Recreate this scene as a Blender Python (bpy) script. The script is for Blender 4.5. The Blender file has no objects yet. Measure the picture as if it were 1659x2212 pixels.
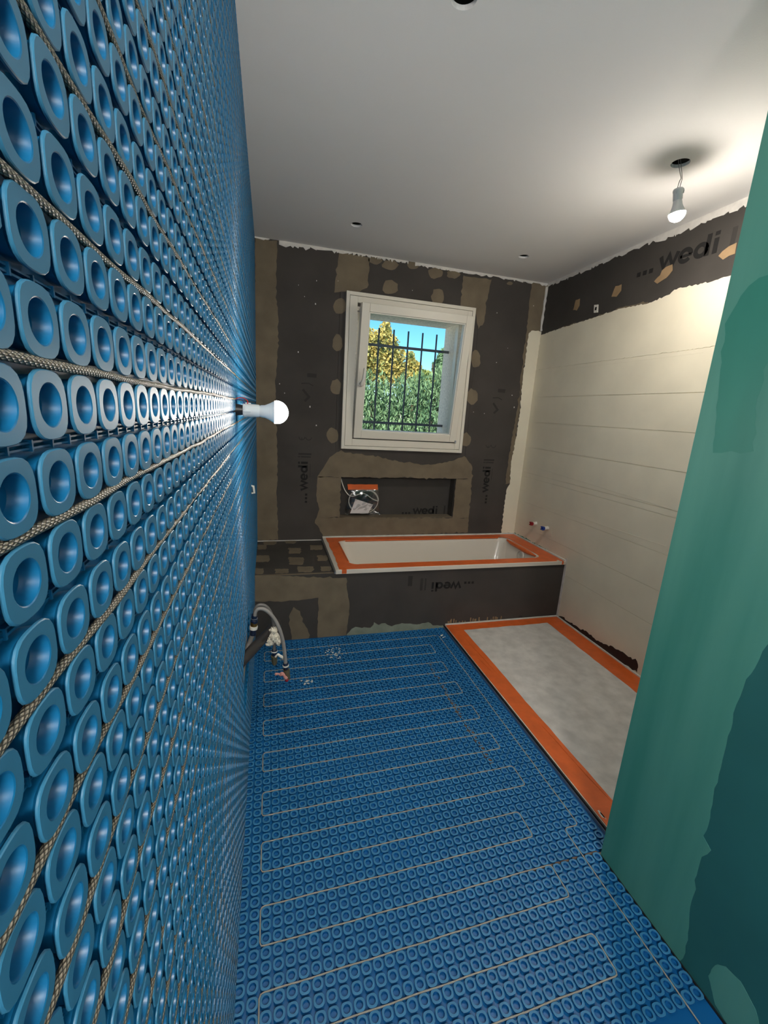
import bpy, bmesh, math, random
import numpy as np
from mathutils import Vector, Matrix

random.seed(7)
rng = np.random.default_rng(7)
PI = math.pi
scene = bpy.context.scene
COL = scene.collection

# ------------------------------------------------------------------ camera
CAM = np.array((0.08998, 0.0, 1.44384))
F_PX = 913.574
RX, RY, RZ = 1.33891, -0.05936, -0.25932
cam_data = bpy.data.cameras.new('camera')
cam_data.sensor_width = 36.0
cam_data.lens = F_PX / 2212.0 * 36.0
cam_data.clip_start = 0.01
cam_data.clip_end = 200
cam = bpy.data.objects.new('camera', cam_data)
cam.location = CAM
cam.rotation_euler = (RX, RY, RZ)
COL.objects.link(cam)
scene.camera = cam
RM = np.array(cam.rotation_euler.to_matrix())

# ------------------------------------------------------------------ world, sun, exposure
world = bpy.data.worlds.new('sky')
scene.world = world
world.use_nodes = True
wn = world.node_tree
wn.nodes.clear()
sky = wn.nodes.new('ShaderNodeTexSky')
sky.sky_type = 'NISHITA'
sky.sun_disc = False
sky.sun_elevation = math.radians(38)
sky.sun_rotation = math.radians(205)
sky.air_density = 1.0
sky.altitude = 2500
sky.dust_density = 0.1
sky.ozone_density = 3.0
bg = wn.nodes.new('ShaderNodeBackground')
bg.inputs['Strength'].default_value = 0.145
wo = wn.nodes.new('ShaderNodeOutputWorld')
hs = wn.nodes.new('ShaderNodeHueSaturation')
hs.inputs['Saturation'].default_value = 1.25
hs.inputs['Hue'].default_value = 0.485
wn.links.new(sky.outputs[0], hs.inputs['Color'])
wn.links.new(hs.outputs[0], bg.inputs['Color'])
wn.links.new(bg.outputs[0], wo.inputs['Surface'])

sun_data = bpy.data.lights.new('sun', 'SUN')
sun_data.energy = 5.0
sun_data.angle = math.radians(0.6)
sun_data.color = (1.0, 0.93, 0.80)
sun = bpy.data.objects.new('sun', sun_data)
sun.rotation_euler = Vector((0.35, 0.75, -0.62)).to_track_quat('-Z', 'Y').to_euler()
sun.location = (-3, -8, 9)
COL.objects.link(sun)

# globe lamp further back in the room, behind the viewer
lamp_data = bpy.data.lights.new('globe_lamp', 'POINT')
lamp_data.energy = 42.0
lamp_data.shadow_soft_size = 0.12
lamp_data.color = (1.0, 0.95, 0.88)
lamp = bpy.data.objects.new('globe_lamp', lamp_data)
lamp.location = (0.26, -1.08, 1.95)
COL.objects.link(lamp)

vs = scene.view_settings
vs.view_transform = 'Standard'
vs.look = 'None'
vs.exposure = 0.68
vs.gamma = 1.0
vs.use_curve_mapping = False
BULB_STRENGTH = 560.0
BULB_COLOR = (1.0, 0.92, 0.82)

# ------------------------------------------------------------------ room measures (metres)
D, H, W = 3.183, 2.492, 2.193        # back wall, ceiling, right wall
BF, BH = 2.483, 0.440                # front and top of the bath surround
TX = 1.274                           # left edge of the shower tray
GX, GY = 1.192, 0.897                # face and end of the green partition
REAR = -1.3

def on(px, py, axis, val):
    d = RM @ np.array(((px - 829.5) / F_PX, -(py - 1106) / F_PX, -1.0))
    t = (val - CAM[axis]) / d[axis]
    return CAM + d * t

def proj(P):
    d = RM.T @ (np.array(P, float) - CAM)
    return 829.5 + F_PX * d[0] / -d[2], 1106 - F_PX * d[1] / -d[2], -d[2]

# ------------------------------------------------------------------ materials
def lin(c):
    return tuple(((x / 255) / 12.92 if x / 255 <= 0.04045 else ((x / 255 + 0.055) / 1.055) ** 2.4) for x in c) + (1.0,)

def mat(name, rgb, rough=0.6, spec=0.5, metallic=0.0, var=0.0, vscale=6.0, bump=0.0, bscale=200.0,
        rgb2=None, emit=None, coat=0.0, lines=None, detail=5.0, stretch=(1, 1, 1), sss=0.0):
    m = bpy.data.materials.new(name)
    m.use_nodes = True
    nt = m.node_tree
    b = nt.nodes['Principled BSDF']
    b.inputs['Base Color'].default_value = lin(rgb)
    b.inputs['Roughness'].default_value = rough
    b.inputs['Specular IOR Level'].default_value = spec
    b.inputs['Metallic'].default_value = metallic
    b.inputs['Coat Weight'].default_value = coat
    if sss:
        b.inputs['Subsurface Weight'].default_value = sss
        b.inputs['Subsurface Radius'].default_value = (0.002, 0.004, 0.006)
        b.inputs['Subsurface Scale'].default_value = 1.0
    tc = nt.nodes.new('ShaderNodeTexCoord')
    mp = nt.nodes.new('ShaderNodeMapping')
    mp.inputs['Scale'].default_value = stretch
    nt.links.new(tc.outputs['Object'], mp.inputs['Vector'])
    if var or rgb2:
        n = nt.nodes.new('ShaderNodeTexNoise')
        n.inputs['Scale'].default_value = vscale
        n.inputs['Detail'].default_value = detail
        nt.links.new(mp.outputs[0], n.inputs['Vector'])
        r = nt.nodes.new('ShaderNodeValToRGB')
        r.color_ramp.elements[0].position = 0.32
        r.color_ramp.elements[1].position = 0.68
        c = lin(rgb)
        if rgb2:
            r.color_ramp.elements[0].color = c
            r.color_ramp.elements[1].color = lin(rgb2)
        else:
            r.color_ramp.elements[0].color = tuple(x * (1 - var) for x in c[:3]) + (1,)
            r.color_ramp.elements[1].color = tuple(min(1, x * (1 + var)) for x in c[:3]) + (1,)
        nt.links.new(n.outputs['Fac'], r.inputs['Fac'])
        nt.links.new(r.outputs['Color'], b.inputs['Base Color'])
    if bump or lines:
        bp = nt.nodes.new('ShaderNodeBump')
        bp.inputs['Strength'].default_value = bump if bump else 0.3
        bp.inputs['Distance'].default_value = 0.002
        if lines:
            wv = nt.nodes.new('ShaderNodeTexWave')
            wv.bands_direction = lines[0]
            wv.inputs['Scale'].default_value = lines[1]
            wv.inputs['Distortion'].default_value = 0.6
            nt.links.new(mp.outputs[0], wv.inputs['Vector'])
            nt.links.new(wv.outputs['Fac'], bp.inputs['Height'])
        else:
            n2 = nt.nodes.new('ShaderNodeTexNoise')
            n2.inputs['Scale'].default_value = bscale
            n2.inputs['Detail'].default_value = 4
            nt.links.new(mp.outputs[0], n2.inputs['Vector'])
            nt.links.new(n2.outputs['Fac'], bp.inputs['Height'])
        nt.links.new(bp.outputs['Normal'], b.inputs['Normal'])
    if emit:
        b.inputs['Emission Color'].default_value = tuple(emit[0]) + (1,)
        b.inputs['Emission Strength'].default_value = emit[1]
    return m

def film(name, tint, gloss=0.08, rough=0.05):
    m = bpy.data.materials.new(name)
    m.use_nodes = True
    nt = m.node_tree
    nt.nodes.clear()
    o = nt.nodes.new('ShaderNodeOutputMaterial')
    t = nt.nodes.new('ShaderNodeBsdfTransparent')
    t.inputs['Color'].default_value = tuple(tint) + (1,)
    g = nt.nodes.new('ShaderNodeBsdfGlossy')
    g.inputs['Roughness'].default_value = rough
    x = nt.nodes.new('ShaderNodeMixShader')
    x.inputs['Fac'].default_value = gloss
    nt.links.new(t.outputs[0], x.inputs[1])
    nt.links.new(g.outputs[0], x.inputs[2])
    nt.links.new(x.outputs[0], o.inputs['Surface'])
    return m

def braid(name, dark, light, rough, turns=8.0, pitch=900.0):
    m = bpy.data.materials.new(name)
    m.use_nodes = True
    nt = m.node_tree
    b = nt.nodes['Principled BSDF']
    b.inputs['Roughness'].default_value = rough
    uv = nt.nodes.new('ShaderNodeUVMap')
    sp = nt.nodes.new('ShaderNodeSeparateXYZ')
    nt.links.new(uv.outputs[0], sp.inputs[0])
    def mth(op, a, bb=None):
        n = nt.nodes.new('ShaderNodeMath')
        n.operation = op
        for i, v in enumerate((a, bb)):
            if v is None:
                continue
            if isinstance(v, (int, float)):
                n.inputs[i].default_value = v
            else:
                nt.links.new(v, n.inputs[i])
        return n.outputs[0]
    u = mth('MULTIPLY', sp.outputs[0], turns * PI)
    v = mth('MULTIPLY', sp.outputs[1], pitch)
    s1 = mth('SINE', mth('ADD', u, v))
    s2 = mth('SINE', mth('SUBTRACT', u, v))
    w = mth('MULTIPLY', mth('ABSOLUTE', s1), mth('ABSOLUTE', s2))
    r = nt.nodes.new('ShaderNodeValToRGB')
    r.color_ramp.elements[0].position = 0.05
    r.color_ramp.elements[0].color = lin(dark)
    r.color_ramp.elements[1].position = 0.6
    r.color_ramp.elements[1].color = lin(light)
    nt.links.new(w, r.inputs['Fac'])
    nt.links.new(r.outputs[0], b.inputs['Base Color'])
    bp = nt.nodes.new('ShaderNodeBump')
    bp.inputs['Distance'].default_value = 0.0006
    bp.inputs['Strength'].default_value = 0.8
    nt.links.new(w, bp.inputs['Height'])
    nt.links.new(bp.outputs[0], b.inputs['Normal'])
    return m

M = {}
M['blue'] = mat('blue_membrane_plastic', (14, 98, 144), rough=0.36, spec=0.5, var=0.05, vscale=3)
M['blue_rim'] = mat('lit_blue_stud_rim', (50, 114, 148), rough=0.46, spec=0.45, var=0.07, vscale=40)  # paler than the stud body: light on the raised rims put into the colour
M['blue_floor'] = mat('blue_floor_membrane_plastic', (12, 92, 150), rough=0.40, spec=0.45, var=0.10, vscale=3)
M['blue_floor_rim'] = mat('lit_blue_floor_rim', (56, 124, 168), rough=0.45, spec=0.45, var=0.12, vscale=8)  # floor rims lightened in colour so they read as lit above shaded grooves
M['cable'] = braid('braided_heating_cable', (48, 43, 38), (146, 136, 120), 0.45)
M['cable_floor'] = braid('grey_heating_cable', (150, 146, 136), (190, 184, 172), 0.5)
M['board'] = mat('dark_grey_tile_board', (66, 61, 57), rough=0.75, var=0.16, vscale=4, lines=('Z', 260))
M['board_side'] = mat('dark_grey_tile_board_side', (64, 60, 56), rough=0.75, var=0.16, vscale=4, lines=('Z', 260))
M['mortar'] = mat('brown_grey_mortar', (114, 102, 84), rough=0.85, var=0.13, vscale=9, bump=0.5, bscale=160)
M['mortar_tan'] = mat('tan_mortar', (150, 124, 92), rough=0.85, var=0.12, vscale=12, bump=0.4)
M['mortar_green'] = mat('grey_green_mortar', (132, 138, 122), rough=0.85, var=0.15, vscale=14, bump=0.5)
M['filler'] = mat('white_filler', (212, 208, 202), rough=0.8, var=0.1, vscale=20, bump=0.5)
M['cream'] = mat('cream_sealing_coat', (230, 222, 200), rough=0.55, var=0.05, vscale=4, bump=0.25, bscale=300)
M['ceiling'] = mat('white_ceiling_board', (234, 232, 230), rough=0.9, bump=0.15, bscale=300)
M['white'] = mat('white_plastic', (226, 222, 212), rough=0.4, var=0.02)
M['white_frame'] = mat('white_window_frame', (222, 216, 202), rough=0.35)
M['enamel'] = mat('white_enamel', (216, 208, 195), rough=0.25, coat=0.3)
M['orange'] = mat('orange_masking_tape', (212, 98, 42), rough=0.38, var=0.10, vscale=18, bump=0.35, bscale=40)
M['fleece'] = mat('grey_cover_fleece', (194, 190, 184), rough=0.95, var=0.13, vscale=16, bump=0.5, bscale=120, detail=8)
M['print'] = mat('black_print', (22, 20, 19), rough=0.8)
M['print_faint'] = mat('faint_print', (46, 43, 40), rough=0.8)
M['black'] = mat('black_plastic', (38, 36, 36), rough=0.4)
M['sealant'] = mat('black_sealing_band', (30, 28, 27), rough=0.5, bump=0.4, bscale=120)
M['metal'] = mat('brushed_edge_profile', (176, 176, 180), rough=0.35, metallic=0.8)
M['hose'] = mat('grey_composite_hose', (138, 134, 130), rough=0.45, var=0.06, vscale=30)
M['hose_dark'] = mat('dark_grey_hose', (104, 101, 98), rough=0.4, var=0.06, vscale=30)
M['pipe'] = mat('dark_waste_pipe', (54, 51, 50), rough=0.4, var=0.08)
M['navy'] = mat('navy_coupling', (24, 36, 62), rough=0.35)
M['brass'] = mat('brass', (168, 128, 66), rough=0.3, metallic=0.9)
M['brass_dull'] = mat('dull_brass', (128, 118, 92), rough=0.45, metallic=0.6)
M['tape'] = mat('white_thread_tape', (222, 214, 196), rough=0.85, bump=0.8, bscale=180)
M['pink'] = mat('pale_red_wing', (204, 142, 132), rough=0.5, var=0.25, vscale=90)
M['red'] = mat('red_cap', (150, 20, 34), rough=0.35)
M['blue_cap'] = mat('blue_cap', (24, 62, 150), rough=0.35)
M['red_wire'] = mat('red_wire', (196, 40, 44), rough=0.5)
M['blue_wire'] = mat('blue_wire', (40, 60, 120), rough=0.5)
M['grey_wire'] = mat('grey_wire', (150, 144, 140), rough=0.5)
M['socket'] = mat('lamp_socket_plastic', (226, 226, 226), rough=0.45)
M['bulb'] = mat('lit_bulb_dome', (255, 250, 240), rough=0.5, emit=(BULB_COLOR, BULB_STRENGTH))
M['bulb_wall'] = mat('lit_wall_bulb_dome', (255, 250, 240), rough=0.5, emit=(BULB_COLOR, BULB_STRENGTH * 0.36))
M['hole'] = mat('dark_ceiling_void', (70, 66, 60), rough=0.9)
M['teal'] = mat('teal_primer', (62, 136, 120), rough=0.5, rgb2=(94, 160, 142), vscale=7, bump=0.1, bscale=80, stretch=(1, 1, 0.10))
M['teal_dark'] = mat('dark_teal_board', (42, 106, 102), rough=0.6, var=0.07, vscale=5)
M['teal_mid'] = mat('teal_primer_overlap', (58, 138, 120), rough=0.5, var=0.10, vscale=5, stretch=(1, 1, 0.3))
M['stucco'] = mat('rough_outside_render', (232, 225, 214), rough=0.95, var=0.18, vscale=60, bump=1.0, bscale=90)
M['masonry'] = mat('plain_masonry', (150, 146, 140), rough=0.9, var=0.1)
M['iron'] = mat('painted_iron', (52, 60, 78), rough=0.5)
M['hedge'] = mat('conifer_foliage', (74, 110, 76), rough=0.8, rgb2=(136, 166, 120), vscale=3.5)
M['leaf'] = mat('green_leaf', (84, 116, 62), rough=0.6, rgb2=(176, 172, 84), vscale=5)
M['leaf_y'] = mat('yellow_leaf', (222, 192, 104), rough=0.6, rgb2=(108, 126, 72), vscale=4.5)  # yellow and green foliage, with highlight and shadow tones mixed into the colour
M['bark'] = mat('bark', (92, 76, 60), rough=0.9)
M['grass'] = mat('pale_gravel', (206, 198, 180), rough=0.95, var=0.2, vscale=2)
M['crumb'] = mat('pale_plaster_crumb', (206, 204, 196), rough=0.9)
M['dirt'] = mat('brown_dust', (104, 88, 78), rough=0.95)
M['paper'] = mat('white_paper', (214, 206, 204), rough=0.8)
M['glass'] = film('window_glass', (0.97, 0.985, 0.985), 0.04, 0.0)
M['bag'] = film('clear_bag_film', (0.90, 0.90, 0.90), 0.16, 0.12)
M['clear'] = film('clear_plastic', (0.88, 0.88, 0.88), 0.2, 0.08)

# ------------------------------------------------------------------ mesh helpers
class MB:
    def __init__(self):
        self.v, self.f, self.uv = [], [], {}

    def add(self, verts, faces):
        o = len(self.v)
        self.v += [tuple(p) for p in verts]
        self.f += [tuple(i + o for i in f) for f in faces]
        return o

    def box(self, x0, y0, z0, x1, y1, z1):
        v = [(x0, y0, z0), (x1, y0, z0), (x1, y1, z0), (x0, y1, z0), (x0, y0, z1), (x1, y0, z1), (x1, y1, z1), (x0, y1, z1)]
        self.add(v, [(0, 3, 2, 1), (4, 5, 6, 7), (0, 1, 5, 4), (1, 2, 6, 5), (2, 3, 7, 6), (3, 0, 4, 7)])
        return self

    def hexa(self, pts8):
        self.add(pts8, [(0, 3, 2, 1), (4, 5, 6, 7), (0, 1, 5, 4), (1, 2, 6, 5), (2, 3, 7, 6), (3, 0, 4, 7)])
        return self

    def tube(self, pts, r, n=8, uv=False, cap=True):
        pts = [Vector(p) for p in pts]
        rr = r if isinstance(r, (list, tuple)) else [r] * len(pts)
        o = len(self.v)
        L = 0.0
        up = None
        lens = []
        for i, p in enumerate(pts):
            a = pts[max(i - 1, 0)]
            b = pts[min(i + 1, len(pts) - 1)]
            t = (b - a).normalized()
            if i:
                L += (p - pts[i - 1]).length
            lens.append(L)
            if up is None:
                up = Vector((0, 0, 1)) if abs(t.z) < 0.9 else Vector((1, 0, 0))
            s = t.cross(up)
            if s.length < 1e-6:
                s = t.orthogonal()
            s.normalize()
            up = s.cross(t).normalized()
            for k in range(n):
                an = 2 * PI * k / n
                self.v.append(tuple(p + (s * math.cos(an) + up * math.sin(an)) * rr[i]))
        for i in range(len(pts) - 1):
            for k in range(n):
                k2 = (k + 1) % n
                if uv:
                    self.uv[len(self.f)] = [(k / n, lens[i]), ((k + 1) / n, lens[i]), ((k + 1) / n, lens[i + 1]), (k / n, lens[i + 1])]
                self.f.append((o + i * n + k, o + i * n + k2, o + (i + 1) * n + k2, o + (i + 1) * n + k))
        if cap:
            self.f.append(tuple(o + k for k in range(n))[::-1])
            self.f.append(tuple(o + (len(pts) - 1) * n + k for k in range(n)))
        return self

    def lathe(self, base, axis, prof, n=20):
        """prof: list of (distance along axis, radius)"""
        base = Vector(base)
        axis = Vector(axis).normalized()
        s = axis.orthogonal().normalized()
        u = axis.cross(s)
        o = len(self.v)
        for (h, r) in prof:
            for k in range(n):
                an = 2 * PI * k / n
                self.v.append(tuple(base + axis * h + (s * math.cos(an) + u * math.sin(an)) * max(r, 1e-5)))
        for i in range(len(prof) - 1):
            for k in range(n):
                k2 = (k + 1) % n
                self.f.append((o + i * n + k, o + i * n + k2, o + (i + 1) * n + k2, o + (i + 1) * n + k))
        return self

    def prism(self, pts, axis, a, b):
        """polygon given as 3-D points, moved to coordinate a and b along axis"""
        n = len(pts)
        P0, P1 = [], []
        for p in pts:
            p = list(p)
            p[axis] = a
            P0.append(tuple(p))
            p[axis] = b
            P1.append(tuple(p))
        self.add(P0 + P1, [tuple(range(n))[::-1], tuple(range(n, 2 * n))] + [(i, (i + 1) % n, n + (i + 1) % n, n + i) for i in range(n)])
        return self

    def build(self, name, m, parent=None, smooth=False, fix=True):
        me = bpy.data.meshes.new(name)
        me.from_pydata(self.v, [], self.f)
        if self.uv:
            l = me.uv_layers.new(name='uv')
            for fi, uvs in self.uv.items():
                p = me.polygons[fi]
                for li, w in zip(p.loop_indices, uvs):
                    l.data[li].uv = w
        if fix:
            bm = bmesh.new()
            bm.from_mesh(me)
            bmesh.ops.recalc_face_normals(bm, faces=bm.faces)
            bm.to_mesh(me)
            bm.free()
        me.materials.append(M[m] if isinstance(m, str) else m)
        if smooth:
            me.polygons.foreach_set('use_smooth', [True] * len(me.polygons))
            if smooth != 'all':
                me.set_sharp_from_angle(angle=math.radians(40))
        ob = bpy.data.objects.new(name, me)
        COL.objects.link(ob)
        if parent is not None:
            ob.parent = parent
        return ob

def tag(o, label, cat, group=None, kind=None):
    o['label'] = label
    o['category'] = cat
    if group:
        o['group'] = group
    if kind:
        o['kind'] = kind
    return o

def struct(o, label, cat):
    return tag(o, label, cat, kind='structure')

def empty(name, loc=(0, 0, 0)):
    e = bpy.data.objects.new(name, None)
    e.empty_display_size = 0.05
    COL.objects.link(e)
    e.location = loc
    return e

def keep(child, parent):
    """parent a mesh built in world coordinates to an Empty that stands elsewhere"""
    child.parent = parent
    child.matrix_parent_inverse = Matrix.Translation(parent.location).inverted()
    return child

def bevel(o, w, seg=2):
    md = o.modifiers.new('bevel', 'BEVEL')
    md.width = w
    md.segments = seg
    md.limit_method = 'ANGLE'
    return o

def smooth_curve(pts, n=8):
    P = [Vector(p) for p in pts]
    out = []
    for i in range(len(P) - 1):
        p0, p1, p2, p3 = P[max(i - 1, 0)], P[i], P[i + 1], P[min(i + 2, len(P) - 1)]
        for k in range(n):
            t = k / n
            out.append(0.5 * ((2 * p1) + (p2 - p0) * t + (2 * p0 - 5 * p1 + 4 * p2 - p3) * t * t + (3 * p1 - p0 - 3 * p2 + p3) * t ** 3))
    out.append(P[-1])
    return out

def px_poly(pts, axis, val, step=0.02, jit=0.004, rough_edges=True):
    """photo outline -> ragged outline on a plane of the room"""
    P = [on(x, y, axis, val) for x, y in pts]
    return ragged(P, axis, step, jit) if rough_edges else P

def ragged(P, axis, step=0.02, jit=0.004):
    out = []
    ax = [i for i in range(3) if i != axis]
    for i in range(len(P)):
        a, b = np.array(P[i], float), np.array(P[(i + 1) % len(P)], float)
        L = np.linalg.norm(b - a)
        n = max(1, int(L / step))
        d = (b - a) / max(L, 1e-6)
        nrm = np.zeros(3)
        nrm[ax[0]], nrm[ax[1]] = -d[ax[1]], d[ax[0]]
        for k in range(n):
            p = a + (b - a) * (k + (random.uniform(-.25, .25) if k else 0)) / n
            if k:
                p = p + nrm * random.gauss(0, jit)
            out.append(p)
    return out

def patch(name, pts, axis, val, side, m, parent, thick=0.0012, step=0.02, jit=0.004, raw=False):
    P = ragged([np.array(p, float) for p in pts], axis, step, jit) if raw else px_poly(pts, axis, val, step, jit)
    # clamp inside the room
    Q = []
    for p in P:
        p = np.array(p)
        p[2] = min(max(p[2], 0.0005), H - 0.0005)
        if axis != 0:
            p[0] = min(max(p[0], 0.0005), W - 0.0005)
        if axis != 1:
            p[1] = min(p[1], D - 0.0005)
        Q.append(p)
    mb = MB().prism(Q, axis, val, val + side * thick)
    return mb.build(name, m, parent, fix=True)

def disc_px(cx, cy, rx, ry, n=14):
    return [(cx + rx * math.cos(2 * PI * k / n) * random.uniform(.85, 1.15), cy + ry * math.sin(2 * PI * k / n) * random.uniform(.85, 1.15)) for k in range(n)]

# ------------------------------------------------------------------ lettering strokes (unit: x-height = 1)
def stroke(mb, pts, w, place, thick):
    """flat bar along a 2-D polyline; place(u, v, t) -> world"""
    pts = [Vector(p) for p in pts]
    n = len(pts)
    Lp, Rp = [], []
    for i, p in enumerate(pts):
        a, b = pts[max(i - 1, 0)], pts[min(i + 1, n - 1)]
        t1 = (p - a).normalized() if i else (b - p).normalized()
        t2 = (b - p).normalized() if i < n - 1 else t1
        nr = Vector((-(t1 + t2).y, (t1 + t2).x)).normalized()
        c = max(0.55, nr.dot(Vector((-t1.y, t1.x))))
        Lp.append(p + nr * w / 2 / c)
        Rp.append(p - nr * w / 2 / c)
    o = len(mb.v)
    for i in range(n):
        for q in (Lp[i], Rp[i]):
            mb.v.append(tuple(place(q.x, q.y, 0)))
            mb.v.append(tuple(place(q.x, q.y, thick)))
    for i in range(n - 1):
        a, b = o + 4 * i, o + 4 * (i + 1)
        mb.f += [(a + 1, a + 3, b + 3, b + 1), (a, b, b + 2, a + 2), (a, a + 1, b + 1, b), (a + 2, b + 2, b + 3, a + 3)]
    a, b = o, o + 4 * (n - 1)
    mb.f += [(a, a + 2, a + 3, a + 1), (b, b + 1, b + 3, b + 2)]

def arc(cx, cy, r, a0, a1, n=14):
    return [(cx + r * math.cos(math.radians(a0 + (a1 - a0) * k / n)), cy + r * math.sin(math.radians(a0 + (a1 - a0) * k / n))) for k in range(n + 1)]

def wedi_print(mb, place, thick, dots=True):
    """lettering starts at u = 0 (first dot); total length 6.46, x-height 1, ascender 1.42"""
    s = 0.32
    if dots:
        for k in range(3):
            stroke(mb, [(0.02 + k * 0.56, 0.17), (0.36 + k * 0.56, 0.17)], 0.34, place, thick)
    u = 2.0
    stroke(mb, [(u + .02, .98), (u + .36, .12), (u + .72, .92), (u + 1.08, .12), (u + 1.42, .98)], s, place, thick)
    u = 3.52
    stroke(mb, arc(u + .5, .5, .40, 0, 322, 18), s * .95, place, thick)
    stroke(mb, [(u + .12, .48), (u + .98, .48)], s * .62, place, thick)
    u = 4.66
    stroke(mb, arc(u + .48, .5, .38, 0, 360, 20), s * .95, place, thick)
    stroke(mb, [(u + .93, 0), (u + .93, 1.42)], s, place, thick)
    u = 5.98
    stroke(mb, [(u + .14, 0), (u + .14, 1.0)], s, place, thick)
    stroke(mb, [(u + .14, 1.16), (u + .14, 1.42)], s, place, thick)

def board_marks(mb, place, thick):
    """CE sign, small blocks and arrow further along the same board"""
    stroke(mb, [(7.0, -.42), (7.0, 1.0)], .2, place, thick)
    stroke(mb, [(7.0, 1.1), (7.0, 1.45)], .14, place, thick)
    stroke(mb, [(7.42, -.5), (7.42, 1.4)], .26, place, thick)
    stroke(mb, [(4.0, -.36), (6.0, -.36)], .07, place, thick)
    stroke(mb, arc(9.9, -.05, .42, 90, 270, 10), .1, place, thick)
    stroke(mb, arc(9.9, .92, .42, 90, 270, 10), .1, place, thick)
    stroke(mb, [(9.5, .92), (9.8, .92)], .1, place, thick)
    stroke(mb, [(15.0, .6), (15.6, 0.0), (16.6, .9)], .34, place, thick)
    stroke(mb, [(17.2, -.6), (17.5, .1), (17.4, 1.1)], .16, place, thick)
    stroke(mb, [(18.6, -1.0), (18.6, .3)], .55, place, thick)

# ------------------------------------------------------------------ stud shapes
def stud_rings(rings, seg, bottom, rim):
    V, Fq = [], []
    for (w, e, h) in rings:
        for k in range(seg):
            a = 2 * PI * (k + 0.5) / seg
            c, s = math.cos(a), math.sin(a)
            r = w / ((abs(c) ** e + abs(s) ** e) ** (1 / e))
            V.append((r * c, r * s, h))
    for i in range(len(rings) - 1):
        for k in range(seg):
            k2 = (k + 1) % seg
            Fq.append((i * seg + k, i * seg + k2, (i + 1) * seg + k2, (i + 1) * seg + k))
    V.append((0, 0, bottom))
    c = len(V) - 1
    i = len(rings) - 1
    T = [(i * seg + k, i * seg + (k + 1) % seg, c) for k in range(seg)]
    mi = np.array([1 if (q // seg) in rim else 0 for q in range(len(Fq))] + [0] * len(T))
    return np.array(V), np.array(Fq), np.array(T), mi

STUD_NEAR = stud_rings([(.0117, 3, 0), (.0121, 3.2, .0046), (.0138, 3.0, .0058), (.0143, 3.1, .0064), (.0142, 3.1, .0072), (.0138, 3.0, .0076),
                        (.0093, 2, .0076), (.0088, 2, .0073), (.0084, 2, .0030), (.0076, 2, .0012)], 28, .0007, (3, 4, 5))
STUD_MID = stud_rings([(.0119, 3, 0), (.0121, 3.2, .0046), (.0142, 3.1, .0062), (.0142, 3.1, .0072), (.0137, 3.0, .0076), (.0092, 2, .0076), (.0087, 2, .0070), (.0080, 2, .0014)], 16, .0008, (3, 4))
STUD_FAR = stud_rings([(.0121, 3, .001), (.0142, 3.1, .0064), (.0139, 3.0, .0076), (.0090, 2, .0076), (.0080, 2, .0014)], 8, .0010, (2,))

def stud_verts(T, orient, sa, sb, sh=1.0):
    V = T[0]
    if orient == 'wall':                      # grows towards +x
        return np.stack([V[:, 2] * sh, V[:, 0] * sa, V[:, 1] * sb], 1)
    return np.stack([V[:, 0] * sa, V[:, 1] * sb, V[:, 2] * sh], 1)

def stud_mesh(name, T, orient, m, sa, sb, sh=1.0):
    me = bpy.data.meshes.new(name)
    me.from_pydata([tuple(v) for v in stud_verts(T, orient, sa, sb, sh)], [], [tuple(int(i) for i in f) for f in T[1]] + [tuple(int(i) for i in f) for f in T[2]])
    me.polygons.foreach_set('use_smooth', [True] * len(me.polygons))
    me.set_sharp_from_angle(angle=math.radians(30))
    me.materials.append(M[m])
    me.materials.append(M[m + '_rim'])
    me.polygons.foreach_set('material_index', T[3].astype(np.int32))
    return me

def stud_field(name, groups, orient, m, sa, sb, parent, sh=1.0):
    """groups: list of (template, positions)"""
    vs_, loops, starts, mis = [], [], [], []
    vo = lo = 0
    for T, pos in groups:
        if not len(pos):
            continue
        pos = np.array(pos, float)
        V = stud_verts(T, orient, sa, sb, sh)
        n, k = len(pos), len(V)
        vs_.append((pos[:, None, :] + V[None]).reshape(-1, 3))
        off = vo + np.arange(n)[:, None, None] * k
        q = (T[1][None] + off).reshape(-1, 4)
        t = (T[2][None] + off).reshape(-1, 3)
        loops += [q.ravel(), t.ravel()]
        starts += [lo + np.arange(len(q)) * 4, lo + q.size + np.arange(len(t)) * 3]
        nq = len(T[1])
        mis += [np.tile(T[3][:nq], n), np.tile(T[3][nq:], n)]
        lo += q.size + t.size
        vo += n * k
    V = np.concatenate(vs_)
    L = np.concatenate(loops)
    S = np.concatenate(starts)
    me = bpy.data.meshes.new(name)
    me.vertices.add(len(V))
    me.vertices.foreach_set('co', V.ravel())
    me.loops.add(len(L))
    me.loops.foreach_set('vertex_index', L.astype(np.int32))
    me.polygons.add(len(S))
    me.polygons.foreach_set('loop_start', S.astype(np.int32))
    me.polygons.foreach_set('use_smooth', np.ones(len(S), bool))
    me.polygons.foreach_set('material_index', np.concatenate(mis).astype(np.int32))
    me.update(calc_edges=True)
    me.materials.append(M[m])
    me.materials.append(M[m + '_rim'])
    me.set_sharp_from_angle(angle=math.radians(30))
    o = bpy.data.objects.new(name, me)
    COL.objects.link(o)
    o.parent = parent
    o['kind'] = 'stuff'
    return o

# ================================================================== SETTING
# ---- wall left with stud membrane
PY, PZ = 0.0325, 0.0305
HOLE = (1.345, 1.74, 0.415, 0.592)       # y0 y1 z0 z1, where the pipes come out
LAMP_Y, LAMP_Z = 1.224, 1.427

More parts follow.
